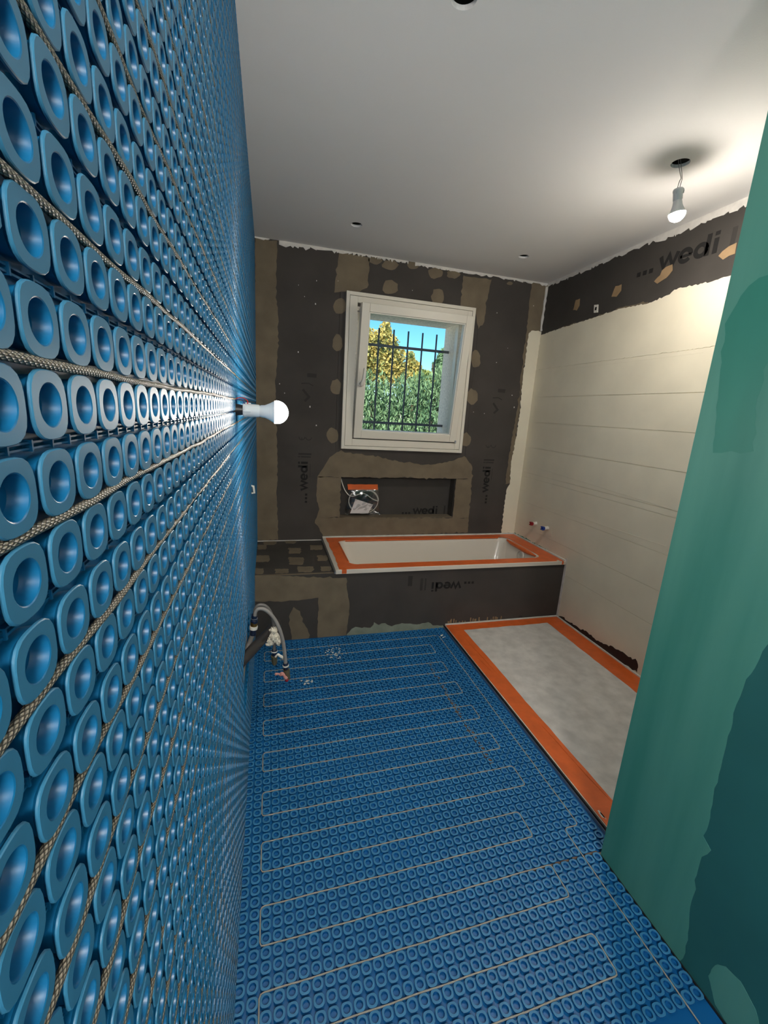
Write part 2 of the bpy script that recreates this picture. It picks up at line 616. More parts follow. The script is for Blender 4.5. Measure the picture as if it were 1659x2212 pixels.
def rect_frame(mb, x0, x1, y0, y1, z0, z1, hy0, hy1, hz0, hz1):
    mb.box(x0, y0, z0, x1, hy0, z1)
    mb.box(x0, hy1, z0, x1, y1, z1)
    mb.box(x0, hy0, z0, x1, hy1, hz0)
    mb.box(x0, hy0, hz1, x1, hy1, z1)

mb = MB()
rect_frame(mb, -0.16, -0.003, REAR, D + 0.3, -0.1, H + 0.1, *HOLE)
mb.box(-0.16, HOLE[0], HOLE[2], -0.10, HOLE[1], HOLE[3])
wall_left = struct(mb.build('wall_left', 'masonry'), 'left wall covered in a blue studded heating membrane', 'wall')
mb = MB()
rect_frame(mb, -0.003, 0.0, REAR, D, 0.0, H, *HOLE)
sheet_l = mb.build('membrane_sheet', 'blue', wall_left)
sheet_l['label'] = 'blue plastic membrane sheet with round studs'
near, mid, far = [], [], []
z0 = 1.454 - PZ / 2
nlo = -int((z0 - 0.012) / PZ)
nhi = int((H - 0.008 - z0) / PZ)
cand = []
for j in range(nlo, nhi + 1):
    z = z0 + j * PZ
    for i in range(-13, 92):
        y = 0.1992 + i * PY
        if y > D - 0.012:
            continue
        if HOLE[0] - .016 < y < HOLE[1] + .016 and HOLE[2] - .016 < z < HOLE[3] + .016:
            continue
        if (y - LAMP_Y) ** 2 + (z - LAMP_Z) ** 2 < 0.027 ** 2:
            continue
        p = (0.0, y, z)
        if y > 0.06:
            u, v, dp = proj((0.007, y, z))
            inside = -60 < u < 1700 and -60 < v < 2280 and dp > 0.02
        else:
            u = v = 0
            inside = False
            dp = 0.3
        dist = math.dist(p, CAM)
        cand.append((inside, dist, p))
vis = sorted([c for c in cand if c[0]], key=lambda c: c[1])
for c in vis[:300]:
    near.append(c[2])
chosen = set(near)
for ins, dist, p in cand:
    if p in chosen:
        continue
    (mid if dist < 1.0 and ins else far).append(p)
SA, SB = PY / 0.0325, PZ / 0.0325
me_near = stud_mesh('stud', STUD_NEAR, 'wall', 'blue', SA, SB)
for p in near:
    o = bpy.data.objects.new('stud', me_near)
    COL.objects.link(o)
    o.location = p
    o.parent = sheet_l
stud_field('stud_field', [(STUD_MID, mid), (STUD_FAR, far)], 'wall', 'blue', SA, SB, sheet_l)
# moulded ribs in the channels that hold no cable
mb = MB()
for k in range(-22, 17):
    z = 1.454 + PZ + 2 * PZ * k
    if not 0.02 < z < H - 0.02:
        continue
    if HOLE[2] - .02 < z < HOLE[3] + .02:
        continue
    for dz in (-.0011, .0011):
        mb.box(0, -.2, z + dz - .0004, .0026, 2.9, z + dz + .0004)
    if abs(z - 1.44) < 0.5:
        for i in range(-6, 60):
            y = 0.1992 + i * PY / 2 + PY / 4
            mb.box(0, y - .0005, z - .0022, .0034, y + .0005, z + .0022)
mb.build('moulded_ribs', 'blue', sheet_l, fix=False)['kind'] = 'stuff'
# scraped white stub of a cable duct in the wall
MB().tube([(0.0, 2.165, 1.050), (0.016, 2.166, 1.048), (0.02, 2.168, 1.014), (0.0, 2.168, 1.012)], 0.006, 8).build('cable_duct_stub', 'white', wall_left, smooth=True)

# ---- floor
mb = MB()
mb.box(-0.16, REAR, -0.12, W + 0.12, D, -0.003)
floor = struct(mb.build('floor', 'masonry'), 'floor under a blue studded heating membrane', 'floor')
PF = 0.0322
SH = 0.0195                              # the sheets lie slightly out of square
SEAM = 0.8855
yse = lambda x: SEAM + SH * x
mb = MB().prism([(0, yse(0) + .0004, 0), (TX - .010, yse(TX) + .0004, 0), (TX - .010, BF, 0), (0, BF, 0)], 2, -.003, 0.0)
sheet_f = mb.build('membrane_sheet', 'blue_floor', floor)
sheet_f['label'] = 'blue studded membrane sheet in front of the bath surround'
mb = MB().prism([(0, REAR, 0), (GX - .003, REAR, 0), (GX - .003, yse(GX) - .0004, 0), (0, yse(0) - .0004, 0)], 2, -.003, 0.0)
sheet_n = mb.build('membrane_sheet', 'blue_floor', floor)
sheet_n['label'] = 'blue studded membrane sheet beside the green partition'
cand_f = []
for j in range(-18, 45):
    for i in range(0, 39):
        x = 0.0142 + i * PF
        y = 1.0972 + j * PF * 1.0135 * 1.0 + SH * x
        if y > BF - 0.014 or y < 0.28:
            continue
        if y > GY:
            if x > TX - 0.026:
                continue
        elif x > GX - 0.017:
            continue
        cand_f.append((x, y, 0.0))
def floor_seen(p):
    u, v, d = proj((p[0], p[1], 0.005))
    return d > 0.1 and -20 < u < 1680 and -20 < v < 2240
seen_f = sorted([p for p in cand_f if floor_seen(p)], key=lambda p: math.dist(p, CAM))
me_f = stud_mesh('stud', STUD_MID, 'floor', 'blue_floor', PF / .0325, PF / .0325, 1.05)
near_f = set(seen_f[:300])
for p in seen_f[:300]:
    o = bpy.data.objects.new('stud', me_f)
    COL.objects.link(o)
    o.location = p
    o.parent = sheet_n if p[1] < yse(p[0]) else sheet_f
rest_far = [p for p in cand_f if p not in near_f and p[1] >= yse(p[0])]
rest_near = [p for p in cand_f if p not in near_f and p[1] < yse(p[0])]
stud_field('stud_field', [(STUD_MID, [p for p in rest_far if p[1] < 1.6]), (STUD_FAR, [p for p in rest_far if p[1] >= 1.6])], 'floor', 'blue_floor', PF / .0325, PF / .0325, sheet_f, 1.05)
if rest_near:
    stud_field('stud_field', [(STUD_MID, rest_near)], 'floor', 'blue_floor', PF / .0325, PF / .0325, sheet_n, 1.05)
# dust in the joint between two sheets
mb = MB()
for k in range(70):
    t = random.random()
    y = 1.33 + 0.76 * t
    x = 1.014 - 0.012 * math.sin(3 * t) + random.gauss(0, .004)
    if 0.45 < t < 0.75:
        x += random.gauss(0, .006)
    r = random.uniform(.002, .007)
    mb.box(x - r, y - r * 2, 0, x + r, y + r * 2, random.uniform(.002, .0075))
for k in range(26):
    x = GX - 0.01 - 0.30 * random.random() ** 1.4
    mb.box(x - .008, yse(x) - .003, 0, x + .008, yse(x) + .003, random.uniform(.001, .005))
o = mb.build('joint_dust', 'dirt', floor, fix=False)
o['kind'] = 'stuff'

# ---- ceiling with recessed light holes
HOLES = [(1.699, 1.629, .034), (0.587, 2.739, .033), (1.712, 2.768, .033), (0.580, 1.282, .034)]
bm = bmesh.new()
def loop2d(bm, pts, z):
    vv = [bm.verts.new((x, y, z)) for x, y in pts]
    return [bm.edges.new((vv[i], vv[(i + 1) % len(vv)])) for i in range(len(vv))], vv
ed, _ = loop2d(bm, [(-.16, REAR - .1), (W + .12, REAR - .1), (W + .12, D + .32), (-.16, D + .32)], H)
rims = []
for (cx, cy, r) in HOLES:
    e, vv = loop2d(bm, [(cx + r * math.cos(2 * PI * k / 28), cy + r * math.sin(2 * PI * k / 28)) for k in range(28)], H)
    ed += e
    rims.append(vv)
bmesh.ops.triangle_fill(bm, edges=ed, use_beauty=True, use_dissolve=False)
bmesh.ops.recalc_face_normals(bm, faces=bm.faces)
for f in bm.faces:
    if f.normal.z > 0:
        f.normal_flip()
for vv in rims:
    up = [bm.verts.new((v.co.x, v.co.y, H + .0125)) for v in vv]
    for i in range(len(vv)):
        j = (i + 1) % len(vv)
        bm.faces.new((vv[i], vv[j], up[j], up[i]))
me = bpy.data.meshes.new('ceiling')
bm.to_mesh(me)
bm.free()
me.materials.append(M['ceiling'])
ceiling = bpy.data.objects.new('ceiling', me)
COL.objects.link(ceiling)
struct(ceiling, 'white plasterboard ceiling with cut-out lamp holes', 'ceiling')
MB().box(-.5, REAR - .5, H + .14, W + .5, D + .5, H + .24).build('roof_slab', 'masonry', ceiling)
mb = MB()
mb.box(-.5, REAR - .5, H + .0, -.16, D + .5, H + .14)
mb.box(W + .12, REAR - .5, H + .0, W + .5, D + .5, H + .14)
mb.box(-.5, D + .32, H + .0, W + .5, D + .5, H + .14)
mb.box(-.5, REAR - .5, H + .0, W + .5, REAR - .1, H + .14)
mb.build('roof_edge', 'stucco', ceiling)
for (cx, cy, r) in HOLES:
    MB().lathe((cx, cy, H + .0125), (0, 0, 1), [(0, r), (0.001, r + .02), (.09, r + .02), (.09, .0)], 24).build('lamp_recess', 'hole', ceiling, smooth=True)

# ---- wall back: masonry, boards, niche, mortar patches
WX0, WX1, WZ0, WZ1 = 0.706, 1.500, 1.195, 2.140
NX0, NX1, NZ0, NZ1 = 0.624, 1.583, 0.616, 0.9445
mb = MB()
yb, ye = D + .0126, D + .31
mb.box(-.16, yb, -.3, WX0, ye, H + .1)
mb.box(WX1, yb, -.3, W + .12, ye, H + .1)
mb.box(WX0, yb, WZ1, WX1, ye, H + .1)
mb.box(WX0, yb, -.3, WX1, ye, NZ0)
mb.box(WX0, yb, NZ1, WX1, ye, WZ0)
mb.box(WX0, D + .11, NZ0, WX1, ye, NZ1)
wall_back = struct(mb.build('wall_back', 'stucco'), 'back wall of dark tile backer board around a window and a niche', 'wall')
# cut the masonry for the niche outside the window width
wall_back.data.clear_geometry()
mb = MB()
mb.box(-.16, yb, -.3, NX0, ye, H + .1)
mb.box(NX0, yb, NZ1, WX0, ye, H + .1)
mb.box(NX1, yb, -.3, W + .12, ye, H + .1)
mb.box(WX1, yb, NZ1, NX1, ye, H + .1)
mb.box(WX0, yb, WZ1, WX1, ye, H + .1)
mb.box(WX0, yb, NZ1, WX1, ye, WZ0)
mb.box(NX0, yb, -.3, NX1, ye, NZ0)
mb.box(NX0, D + .112, NZ0, NX1, ye, NZ1)
wall_back.data.from_pydata(mb.v, [], mb.f)
wall_back.data.update()
B0, B1 = D, D + .0126
MB().box(0, B0, 0, .572, B1, H).build('tile_board', 'board', wall_back)
MB().box(1.640, B0, 0, W, B1, H).build('tile_board', 'board', wall_back)
MB().box(.5735, B0, 2.16, 1.6385, B1, H).build('tile_board', 'board', wall_back)
mb = MB()
mb.box(.5735, B0, NZ1, 1.6385, B1, 1.24)
mb.box(.5735, B0, 0, 1.6385, B1, NZ0)
mb.box(.5735, B0, NZ0, NX0, B1, NZ1)
mb.box(NX1, B0, NZ0, 1.6385, B1, NZ1)
mb.box(.5735, B0, 1.24, .69, B1, 2.16)
mb.box(1.53, B0, 1.24, 1.6385, B1, 2.16)
mb.build('tile_board', 'board', wall_back)
mb = MB()
nd = D + .10
mb.box(NX0, nd, NZ0, NX1, nd + .012, NZ1)
mb.box(NX0 + .0005, B1, NZ0 + .0005, NX0 + .004, nd, NZ1)
mb.box(NX1 - .004, B1, NZ0, NX1, nd, NZ1)
mb.box(NX0, B1, NZ1 - .004, NX1, nd, NZ1)
mb.build('niche_lining', 'board_side', wall_back)
MB().box(NX0, D + .001, NZ0 - .0005, NX1, nd, NZ0 + .004).build('niche_sill', 'mortar', wall_back)

def wb(pts, m='mortar', name='mortar_patch', thick=.0012, step=.02, jit=.004):
    return patch(name, pts, 1, D, -1, m, wall_back, thick, step, jit)
wb([(551, 512), (599, 520), (597, 600), (601, 700), (598, 780), (595, 835), (596, 860), (600, 1000), (598, 1080), (601, 1166), (552, 1167)])
wb([(732, 545), (798, 556), (793, 622), (770, 634), (745, 630), (722, 632), (725, 600), (730, 570)])
wb([(1001, 595), (1062, 604), (1051, 650), (1046, 695), (1033, 711), (1026, 668), (995, 662)])
wb([(1148, 608), (1184, 614), (1179, 718), (1136, 724), (1141, 680)])
wb([(1136, 722), (1142, 722), (1131, 800), (1123, 880), (1112, 960), (1106, 1000), (1101, 1044), (1092, 1046), (1097, 1000), (1105, 950), (1118, 880)], thick=.0008)
for c in [(735, 662, 15, 17), (729, 741, 11, 19), (726, 836, 12, 17), (719, 941, 13, 17), (1028, 776, 10, 19), (1020, 857, 12, 17), (1005, 950, 12, 15),
          (843, 620, 17, 16), (946, 640, 14, 18), (1101, 612, 6, 4)]:
    wb(disc_px(*c), name='screw_patch')
for c in [(811, 562, 14, 9), (843, 572, 17, 11), (892, 572, 13, 9), (941, 590, 16, 12), (979, 592, 14, 10)]:
    wb(disc_px(*c), name='screw_patch')
# brown field round the niche, in four pieces
wb([(737, 972), (745, 978), (800, 984), (868, 998), (930, 1004), (975, 996), (1003, 985), (1020, 1008), (1019, 1034), (986, 1034), (737, 1030), (686, 1029), (700, 1008), (712, 988)])
wb([(686, 1029), (737, 1030), (733, 1118), (684, 1118), (690, 1100), (683, 1070), (685, 1044)])
wb([(986, 1034), (1019, 1034), (1018, 1060), (1014, 1100), (1012, 1119), (977, 1119)])
wb([(684, 1118), (733, 1118), (977, 1119), (1012, 1119), (1010, 1150), (850, 1156), (697, 1160), (690, 1142), (680, 1130)])
# cream return strip in the corner
wb([(1142, 720), (1152, 714), (1184, 718), (1112, 1151), (1083, 1152), (1088, 1100), (1094, 1058), (1101, 1046), (1104, 1000), (1112, 960), (1122, 900), (1131, 800)], m='cream', name='sealing_coat', thick=.0022, step=.015, jit=.003)
# white filler along the ceiling
def filler_strip(axis, val, side, parent, a0, a1, lo, hi, step=.03):
    pts = []
    a = a0
    while a < a1:
        pts.append((a, H - random.uniform(lo, hi)))
        a += step * random.choice((.12, .25, .5, 1.2)) * random.uniform(.5, 1.5)
    pts.append((a1, H - lo))
    poly = [(a0, H)] + pts + [(a1, H)]
    P = [((p, val, z) if axis == 1 else (val, p, z)) for p, z in poly]
    MB().prism(P, axis, val, val + side * .002).build('filler_strip', 'filler', parent)
filler_strip(1, D - .0012, -1, wall_back, 0.0, .10, .004, .02)
filler_strip(1, D - .0012, -1, wall_back, .16, .36, .018, .036)
filler_strip(1, D - .0012, -1, wall_back, .36, .62, .010, .026)
filler_strip(1, D - .0012, -1, wall_back, .62, 1.05, .003, .024, .012)
filler_strip(1, D - .0012, -1, wall_back, 1.10, 1.62, .012, .028)
filler_strip(1, D - .0012, -1, wall_back, 1.62, W - .002, .008, .024)
# paint specks
mb = MB()
for k in range(34):
    x, z = random.uniform(.1, 2.1), random.uniform(1.1, 2.4)
    if .58 < x < 1.64 and z < 2.28:
        continue
    r = random.uniform(.0015, .004)
    mb.box(x - r, D - .0016, z - r * random.uniform(.8, 2.5), x + r, D, z + r)
mb.build('paint_specks', 'filler', wall_back, fix=False)['kind'] = 'stuff'

# printed lettering on the boards
U = 0.0500
def place_up(x_base, z_start, u=U):
    return lambda a, b, t: (x_base - b * u, D - t, z_start + a * u)
for xb in (0.371, 1.886):
    mb = MB()
    wedi_print(mb, place_up(xb, 0.737), .0006)
    mb.build('printed_lettering', 'print', wall_back, fix=False)
    mb = MB()
    board_marks(mb, place_up(xb, 0.737), .0006)
    mb.build('printed_marks', 'print_faint', wall_back, fix=False)
mb = MB()
pn = lambda a, b, t: (1.165 + a * .0505, nd - t, 0.622 + b * .0490)
wedi_print(mb, pn, .0006)
mb.build('printed_lettering', 'print', wall_back, fix=False)
mb = MB()
stroke(mb, [(7.6, -.0), (7.6, 1.5)], .26, pn, .0006)
mb.build('printed_marks', 'print_faint', wall_back, fix=False)

# ---- wall right
mb = MB().box(W + .0126, REAR, -.12, W + .13, D + .3, H + .1)
wall_right = struct(mb.build('wall_right', 'masonry'), 'right wall, dark board above and cream sealing coat below', 'wall')
MB().box(W, REAR, 0, W + .0126, D, H).build('tile_board', 'board_side', wall_right)
ct = 0.0036
def wr(pts, m, name, thick=.0012, step=.02, jit=.004):
    return patch(name, pts, 0, W, -1, m, wall_right, thick, step, jit)
# cream coated panels, stacked with fine joints
levels = [0.02, 0.36, 0.565, 0.775, 0.985, 1.022, 1.23, 1.435, 1.635, 1.850]
YA, YB = GY, D - .0022
for a, b in zip(levels[:-1], levels[1:]):
    g = .0017
    mb = MB().box(W - ct - random.uniform(0, .0006), YA, a + g, W, YB, b - g)
    mb.build('coated_panel', 'cream', wall_right)
top = [on(x, y, 0, W) for x, y in [(1175, 722), (1210, 710), (1250, 697), (1300, 681), (1340, 667), (1400, 656), (1448, 636), (1458, 626), (1500, 616), (1540, 608), (1570, 598)]]
poly = [(W, YB, 1.851), (W, YB, top[0][2])] + [tuple(p) for p in top] + [(W, 1.3, 2.17), (W, YA, 2.17), (W, YA, 1.851)]
poly = [(W, min(p[1], YB), p[2]) for p in poly]
patch('coated_panel', poly, 0, W, -1, 'cream', wall_right, ct, .012, .002, raw=True)
MB().box(W - .0014, YA, .02, W, YB, 1.86).build('coat_underlayer', 'cream', wall_right)
# relief lines in the coat
for (a, b) in [((1165, 1012), (1452, 1100)), ((1390, 1180), (1432, 1197)), ((1210, 800), (1520, 762)), ((1170, 1090), (1440, 1180))]:
    P, Q = on(*a, 0, W), on(*b, 0, W)
    MB().tube([(W - ct, P[1], P[2]), (W - ct, Q[1], Q[2])], .0011, 5).build('coat_ridge', 'cream', wall_right)
filler_strip(0, W, -1, wall_right, GY, 2.2, .028, .044)
filler_strip(0, W, -1, wall_right, 2.2, 2.7, .014, .030)
filler_strip(0, W, -1, wall_right, 2.7, D - .002, .014, .034)
bead = [(W - .006 - .005 * random.random(), D - .006, z) for z in np.arange(2.145, 2.47, .02)]
MB().tube(bead, [.007 + .006 * random.random() for _ in bead], 8).build('corner_filler', 'filler', wall_back, smooth='all')
for pts in [[(1413, 608), (1440, 576), (1453, 571), (1453, 584), (1440, 600), (1420, 613)],
            [(1321, 641), (1330, 618), (1343, 614), (1342, 628), (1332, 641)],
            [(1238, 670), (1244, 648), (1253, 645), (1252, 660), (1246, 671)],
            [(1552, 553), (1575, 532), (1592, 524), (1588, 548), (1562, 561)]]:
    wr(pts, 'mortar_tan', 'mortar_patch')
wr([(1178, 720), (1230, 702), (1290, 684), (1340, 664), (1400, 652), (1400, 656), (1340, 670), (1260, 700), (1178, 727)], 'mortar', 'mortar_patch', thick=.0008)
wr([(1285, 659), (1293, 658), (1292, 675), (1284, 676)], 'white', 'cable_tag', thick=.006, jit=0)
wr([(1287, 664), (1291, 663), (1290, 670), (1286, 671)], 'black', 'cable_tag_slot', thick=.0065, jit=0)
mb = MB()
pr = lambda a, b, t: (W - t, 2.292 - a * .0765, 2.306 + b * .0700 - a * .0022)
wedi_print(mb, pr, .0006)
mb.build('printed_lettering', 'print', wall_right, fix=False)
mb = MB()
stroke(mb, [(7.2, -.1), (7.2, 1.3)], .3, pr, .0006)
mb.build('printed_mark', 'print_faint', wall_right, fix=False)
# black band and primer at the foot of the wall
ws = W - ct - .0006
def wrs(pts, m, name, thick=.001, step=.015, jit=.002):
    return patch(name, pts, 0, ws, -1, m, wall_right, thick, step, jit)
wrs([(1201, 1330), (1212, 1331), (1232, 1345), (1262, 1362), (1300, 1388), (1345, 1408), (1376, 1428), (1376, 1452), (1200, 1342)], 'sealant', 'sealing_band', jit=.004)
wrs([(1112, 1150), (1128, 1158), (1160, 1176), (1186, 1190), (1200, 1203), (1222, 1214), (1222, 1222), (1180, 1195), (1110, 1156)], 'teal_mid', 'primer_patch', jit=.004)
wr([(1214, 1210), (1226, 1206), (1224, 1226), (1206, 1334), (1198, 1334)], 'filler', 'corner_filler', thick=.006, jit=.001)

# ---- green partition and the wall behind the camera
mb = MB()
mb.box(GX, REAR, 0.0, GX + .1, GY, H)
mb.box(GX + .1, GY - .1, 0.0, W, GY, H)
part = struct(mb.build('wall_partition', 'teal_dark'), 'green moisture-resistant plasterboard partition at the right', 'wall')
tt = -.0005
P = [on(x, y, 0, GX) for x, y in [(1659, 1390), (1630, 1440), (1602, 1485), (1582, 1560), (1560, 1640), (1540, 1720), (1522, 1808), (1536, 1836), (1512, 1862), (1492, 1960), (1482, 2060), (1466, 2092), (1440, 2062)]]
P = [(GX, p[1], max(p[2], .002)) for p in P]
poly = [(GX, GY, .002), (GX, GY, H), (GX, 0.2, H), (GX, P[0][1] - .12, P[0][2] + .25)] + P
torn = []
chain = [np.array(p, float) for p in [(GX, 0.12, 1.7), (GX, P[0][1] - .10, P[0][2] + .22)] + P]
for a_, b_ in zip(chain[:-1], chain[1:]):
    m_ = max(1, int(np.linalg.norm(b_ - a_) / .02))
    for k in range(m_):
        q_ = a_ + (b_ - a_) * k / m_
        torn.append((GX, q_[1] + random.gauss(0, .002), max(q_[2] + random.gauss(0, .002), .002)))
torn.append(tuple(chain[-1]))
MB().prism([(GX, GY, .002), (GX, GY, H - .001), (GX, .12, H - .001)] + torn, 0, GX, GX - .0005).build('primer_coat', 'teal', part)
patch('primer_overlap', [(1566, 700), (1600, 640), (1640, 600), (1672, 590), (1668, 760), (1632, 880), (1628, 975), (1600, 980), (1540, 978), (1548, 900), (1556, 800)], 0, GX - .0005, -1, 'teal_mid', part, .0003, .02, .003)
patch('primer_coat', [(1530, 2108), (1545, 2085), (1568, 2088), (1600, 2120), (1632, 2180), (1640, 2212), (1580, 2225), (1545, 2170)], 0, GX, -1, 'teal', part, .0005, .01, .001)
mb = MB()
mb.box(-.16, REAR - .1, -.1, .25, REAR, H)
mb.box(1.15, REAR - .1, -.1, W + .12, REAR, H)
mb.box(.25, REAR - .1, 2.05, 1.15, REAR, H)
mb.box(.25, REAR - .1, -.1, 1.15, REAR, 2.05)
struct(mb.build('wall_front', 'filler'), 'plain wall behind the viewer', 'wall')
# dark gap along the foot of the partition
MB().box(GX - .0035, 0.0, 0.0, GX, GY, .006).build('joint_gap', 'sealant', part)

# ================================================================== WINDOW
win = empty('window_1', (1.103, D, 1.16))
struct(win, 'white tilt window standing ajar in the back wall', 'window')
def wpart(mb, name, m, parent=win, sm=False):
    return keep(mb.build(name, m, None, smooth=sm), parent) if parent is win else mb.build(name, m, parent, smooth=sm)
def ring(mb, x0, x1, z0, z1, ix0, ix1, iz0, iz1, y0, y1):
    mb.box(x0, y0, z0, ix0, y1, z1)
    mb.box(ix1, y0, z0, x1, y1, z1)
    mb.box(ix0, y0, z0, ix1, y1, iz0)
    mb.box(ix0, y0, iz1, ix1, y1, z1)
mb = MB()
ring(mb, .612, 1.594, 1.160, 2.243, .636, 1.570, 1.184, 2.219, D - .030, D)
bevel(wpart(mb, 'casing_edge', 'white_frame'), .002)
mb = MB()
ring(mb, .638, 1.568, 1.186, 2.217, .693, 1.532, 1.236, 2.176, D - .028, D)
bevel(wpart(mb, 'casing', 'white_frame'), .002)
mb = MB()
ring(mb, .693, 1.532, 1.236, 2.176, .735, 1.492, 1.276, 2.136, D + .030, D + .085)
ring(mb, .660, 1.560, 1.215, 2.200, .693, 1.532, 1.236, 2.176, D + .0, D + .085)
bevel(wpart(mb, 'fixed_frame', 'white_frame'), .002)
# sash, hinged at its foot and leaning into the room
S0 = np.array((0.0, D - .042, 1.243))
tilt = math.atan2(.113, .911)
ct_, st_ = math.cos(tilt), math.sin(tilt)
SHGT = .918
def sp(x, d, h):
    """x, depth behind the front face, height along the sash"""
    return (x, S0[1] - h * st_ + d * ct_, S0[2] + h * ct_ + d * st_)
def sbox(mb, x0, x1, d0, d1, h0, h1):
    mb.hexa([sp(x0, d0, h0), sp(x1, d0, h0), sp(x1, d1, h0), sp(x0, d1, h0), sp(x0, d0, h1), sp(x1, d0, h1), sp(x1, d1, h1), sp(x0, d1, h1)])
SX0, SX1 = .7005, 1.5265
fw = .055
mb = MB()
for (a, b, c, d_) in ((SX0, SX0 + fw, 0, SHGT), (SX1 - fw, SX1, 0, SHGT), (SX0 + fw, SX1 - fw, 0, fw), (SX0 + fw, SX1 - fw, SHGT - fw, SHGT)):
    sbox(mb, a, b, 0, .062, c, d_)
sash = wpart(mb, 'sash', 'white_frame')
bevel(sash, .003)
def spart(mb, name, m, sm=False):
    o = mb.build(name, m, None, smooth=sm)
    o.parent = sash
    o.matrix_parent_inverse = Matrix.Translation(win.location).inverted() @ Matrix.Translation(win.location)
    return o
mb = MB()
i0, i1 = SX0 + fw, SX1 - fw
for (a, b, c, d_) in ((i0, i0 + .007, fw, SHGT - fw), (i1 - .007, i1, fw, SHGT - fw), (i0, i1, fw, fw + .007), (i0, i1, SHGT - fw - .007, SHGT - fw)):
    sbox(mb, a, b, .008, .05, c, d_)
spart(mb, 'glazing_bead', 'white')
mb = MB()
sbox(mb, i0 + .004, i1 - .004, .028, .032, fw + .004, SHGT - fw - .004)
spart(mb, 'pane', 'glass')
mb = MB()
sbox(mb, SX0 - .0, SX0 + .003, .062, .070, .02, SHGT - .02)
sbox(mb, SX1 - .003, SX1, .062, .070, .02, SHGT - .02)
spart(mb, 'fitting_rail', 'metal')
# handle lying along the stile
mb = MB()
hx = SX0 + .026
c0 = sp(hx, -.003, .395)
mb.lathe(sp(hx, 0, .392), Vector(sp(hx, -1, .392)) - Vector(sp(hx, 0, .392)), [(0, .021), (.010, .021), (.013, .015), (.030, .011), (.030, 0)], 16)
mb.tube([sp(hx, -.034, .385), sp(hx, -.040, .395), sp(hx + .012, -.042, .43), sp(hx + .014, -.040, .50)], [.011, .013, .012, .008], 10)
spart(mb, 'handle', 'white', True)
mb = MB()
mb.lathe((SX1 - .004, D - .046, 1.236), (0, 0, 1), [(0, 0), (0, .007), (.022, .007), (.022, 0)], 12)
wpart(mb, 'hinge_cap', 'metal', sm=True)
mb = MB().tube([(SX0 + .004, D + .02, 2.13), sp(SX0 + .006, .06, .86)], .004, 6)
wpart(mb, 'tilt_stay', 'metal')

# window grille outside
grille = empty('window_grille', (1.10, D + .2, 1.36))
tag(grille, 'dark iron security grille with five upright bars outside the window', 'grille')
gy = D + .20
for i in range(5):
    x = .912 + i * .1185
    z1 = 2.068
    keep(MB().tube([(x, gy, 1.20), (x, gy, z1)], .0066, 10).build('upright_bar', 'iron', None, smooth=True), grille)
for z in (1.944, 1.3595):
    keep(MB().box(WX0 - .02, gy - .005, z - .0095, WX1 + .012, gy + .005, z + .0095).build('cross_bar', 'iron', None), grille)

# ================================================================== BATH SURROUND
sur = empty('bath_surround', (1.1, BF, 0))
tag(sur, 'low dark board bench built round the bathtub below the niche', 'bath surround')
bs = MB().box(0.0005, BF, 0.0, W - .006, BF + .0126, BH).build('front_board', 'board', sur)
TUBX = 0.4926
for o in (bs,):
    keep(o, sur)
keep(MB().box(0.0005, BF + .013, BH - .0126, TUBX - .004, D - .0005, BH).build('top_board', 'board_side', None), sur)
keep(MB().box(0.0005, BF + .02, 0, 0.03, D - .002, BH - .013).build('side_support', 'board_side', None), sur)
def bf(pts, m='mortar', name='mortar_patch', thick=.0012, step=.02, jit=.003):
    o = patch(name, pts, 1, BF, -1, m, None, thick, step, jit)
    return keep(o, sur)
bf([(551, 1243), (748, 1248), (752, 1290), (755, 1312), (750, 1360), (746, 1380), (686, 1384), (687, 1330), (688, 1291), (635, 1297), (600, 1299), (550, 1299)])
bf([(624, 1332), (634, 1311), (648, 1320), (653, 1343), (664, 1358), (668, 1386), (630, 1388), (628, 1360)])
bf([(637, 1327), (644, 1327), (645, 1339), (638, 1341)], thick=.002)
bf([(746, 1383), (749, 1370), (768, 1354), (800, 1356), (808, 1344), (818, 1350), (832, 1346), (846, 1353), (868, 1346), (900, 1349), (925, 1344), (935, 1351), (958, 1351), (958, 1358)], 'mortar_green', thick=.003)
def bt(cx, cy, rx, ry):
    P = [on(x, y, 2, BH) for x, y in [(cx - rx, cy - ry), (cx + rx * .9, cy - ry), (cx + rx, cy + ry * .2), (cx + rx * .7, cy + ry), (cx - rx * .9, cy + ry)]]
    P = [(min(max(p[0], .001), TUBX - .006), min(max(p[1], BF + .001), D - .002), BH) for p in P]
    keep(MB().prism(ragged(P, 2, .012, .003), 2, BH, BH + .0012).build('mortar_patch', 'mortar', None), sur)
for c in [(637, 1190, 14, 6), (640, 1212, 17, 8), (566, 1207, 17, 7), (566, 1182, 10, 5), (683, 1183, 14, 5), (697, 1206, 12, 6), (560, 1234, 10, 6), (609, 1234, 15, 5),
          (660, 1230, 18, 6), (704, 1229, 12, 5), (583, 1173, 14, 4), (628, 1171, 12, 3)]:
    bt(*c)
keep(MB().box(.002, BF, BH, TUBX - .004, BF + .02, BH + .0012).build('edge_mortar', 'mortar', None), sur)
keep(MB().box(.002, D - .006, BH, TUBX - .004, D - .0005, BH + .005).build('joint_filler', 'filler', None), sur)
mb = MB()
pb = lambda a, b, t: (1.466 - a * .0500, BF - t, 0.337 - b * .0480 + .0015 * a)
wedi_print(mb, pb, .0006)
keep(mb.build('printed_lettering', 'print', None, fix=False), sur)
mb = MB()
for (u_, v0, v1, w_) in ((7.2, -.6, 1.2, .2), (7.75, -.6, 1.2, .34), (9.4, -1.0, .5, .6)):
    mb = MB()
    stroke(mb, [(u_, v0), (u_, v1)], w_, pb, .0006)
    keep(mb.build('printed_mark', 'print_faint', None, fix=False), sur)
hc = on(1124, 1333, 1, BF)
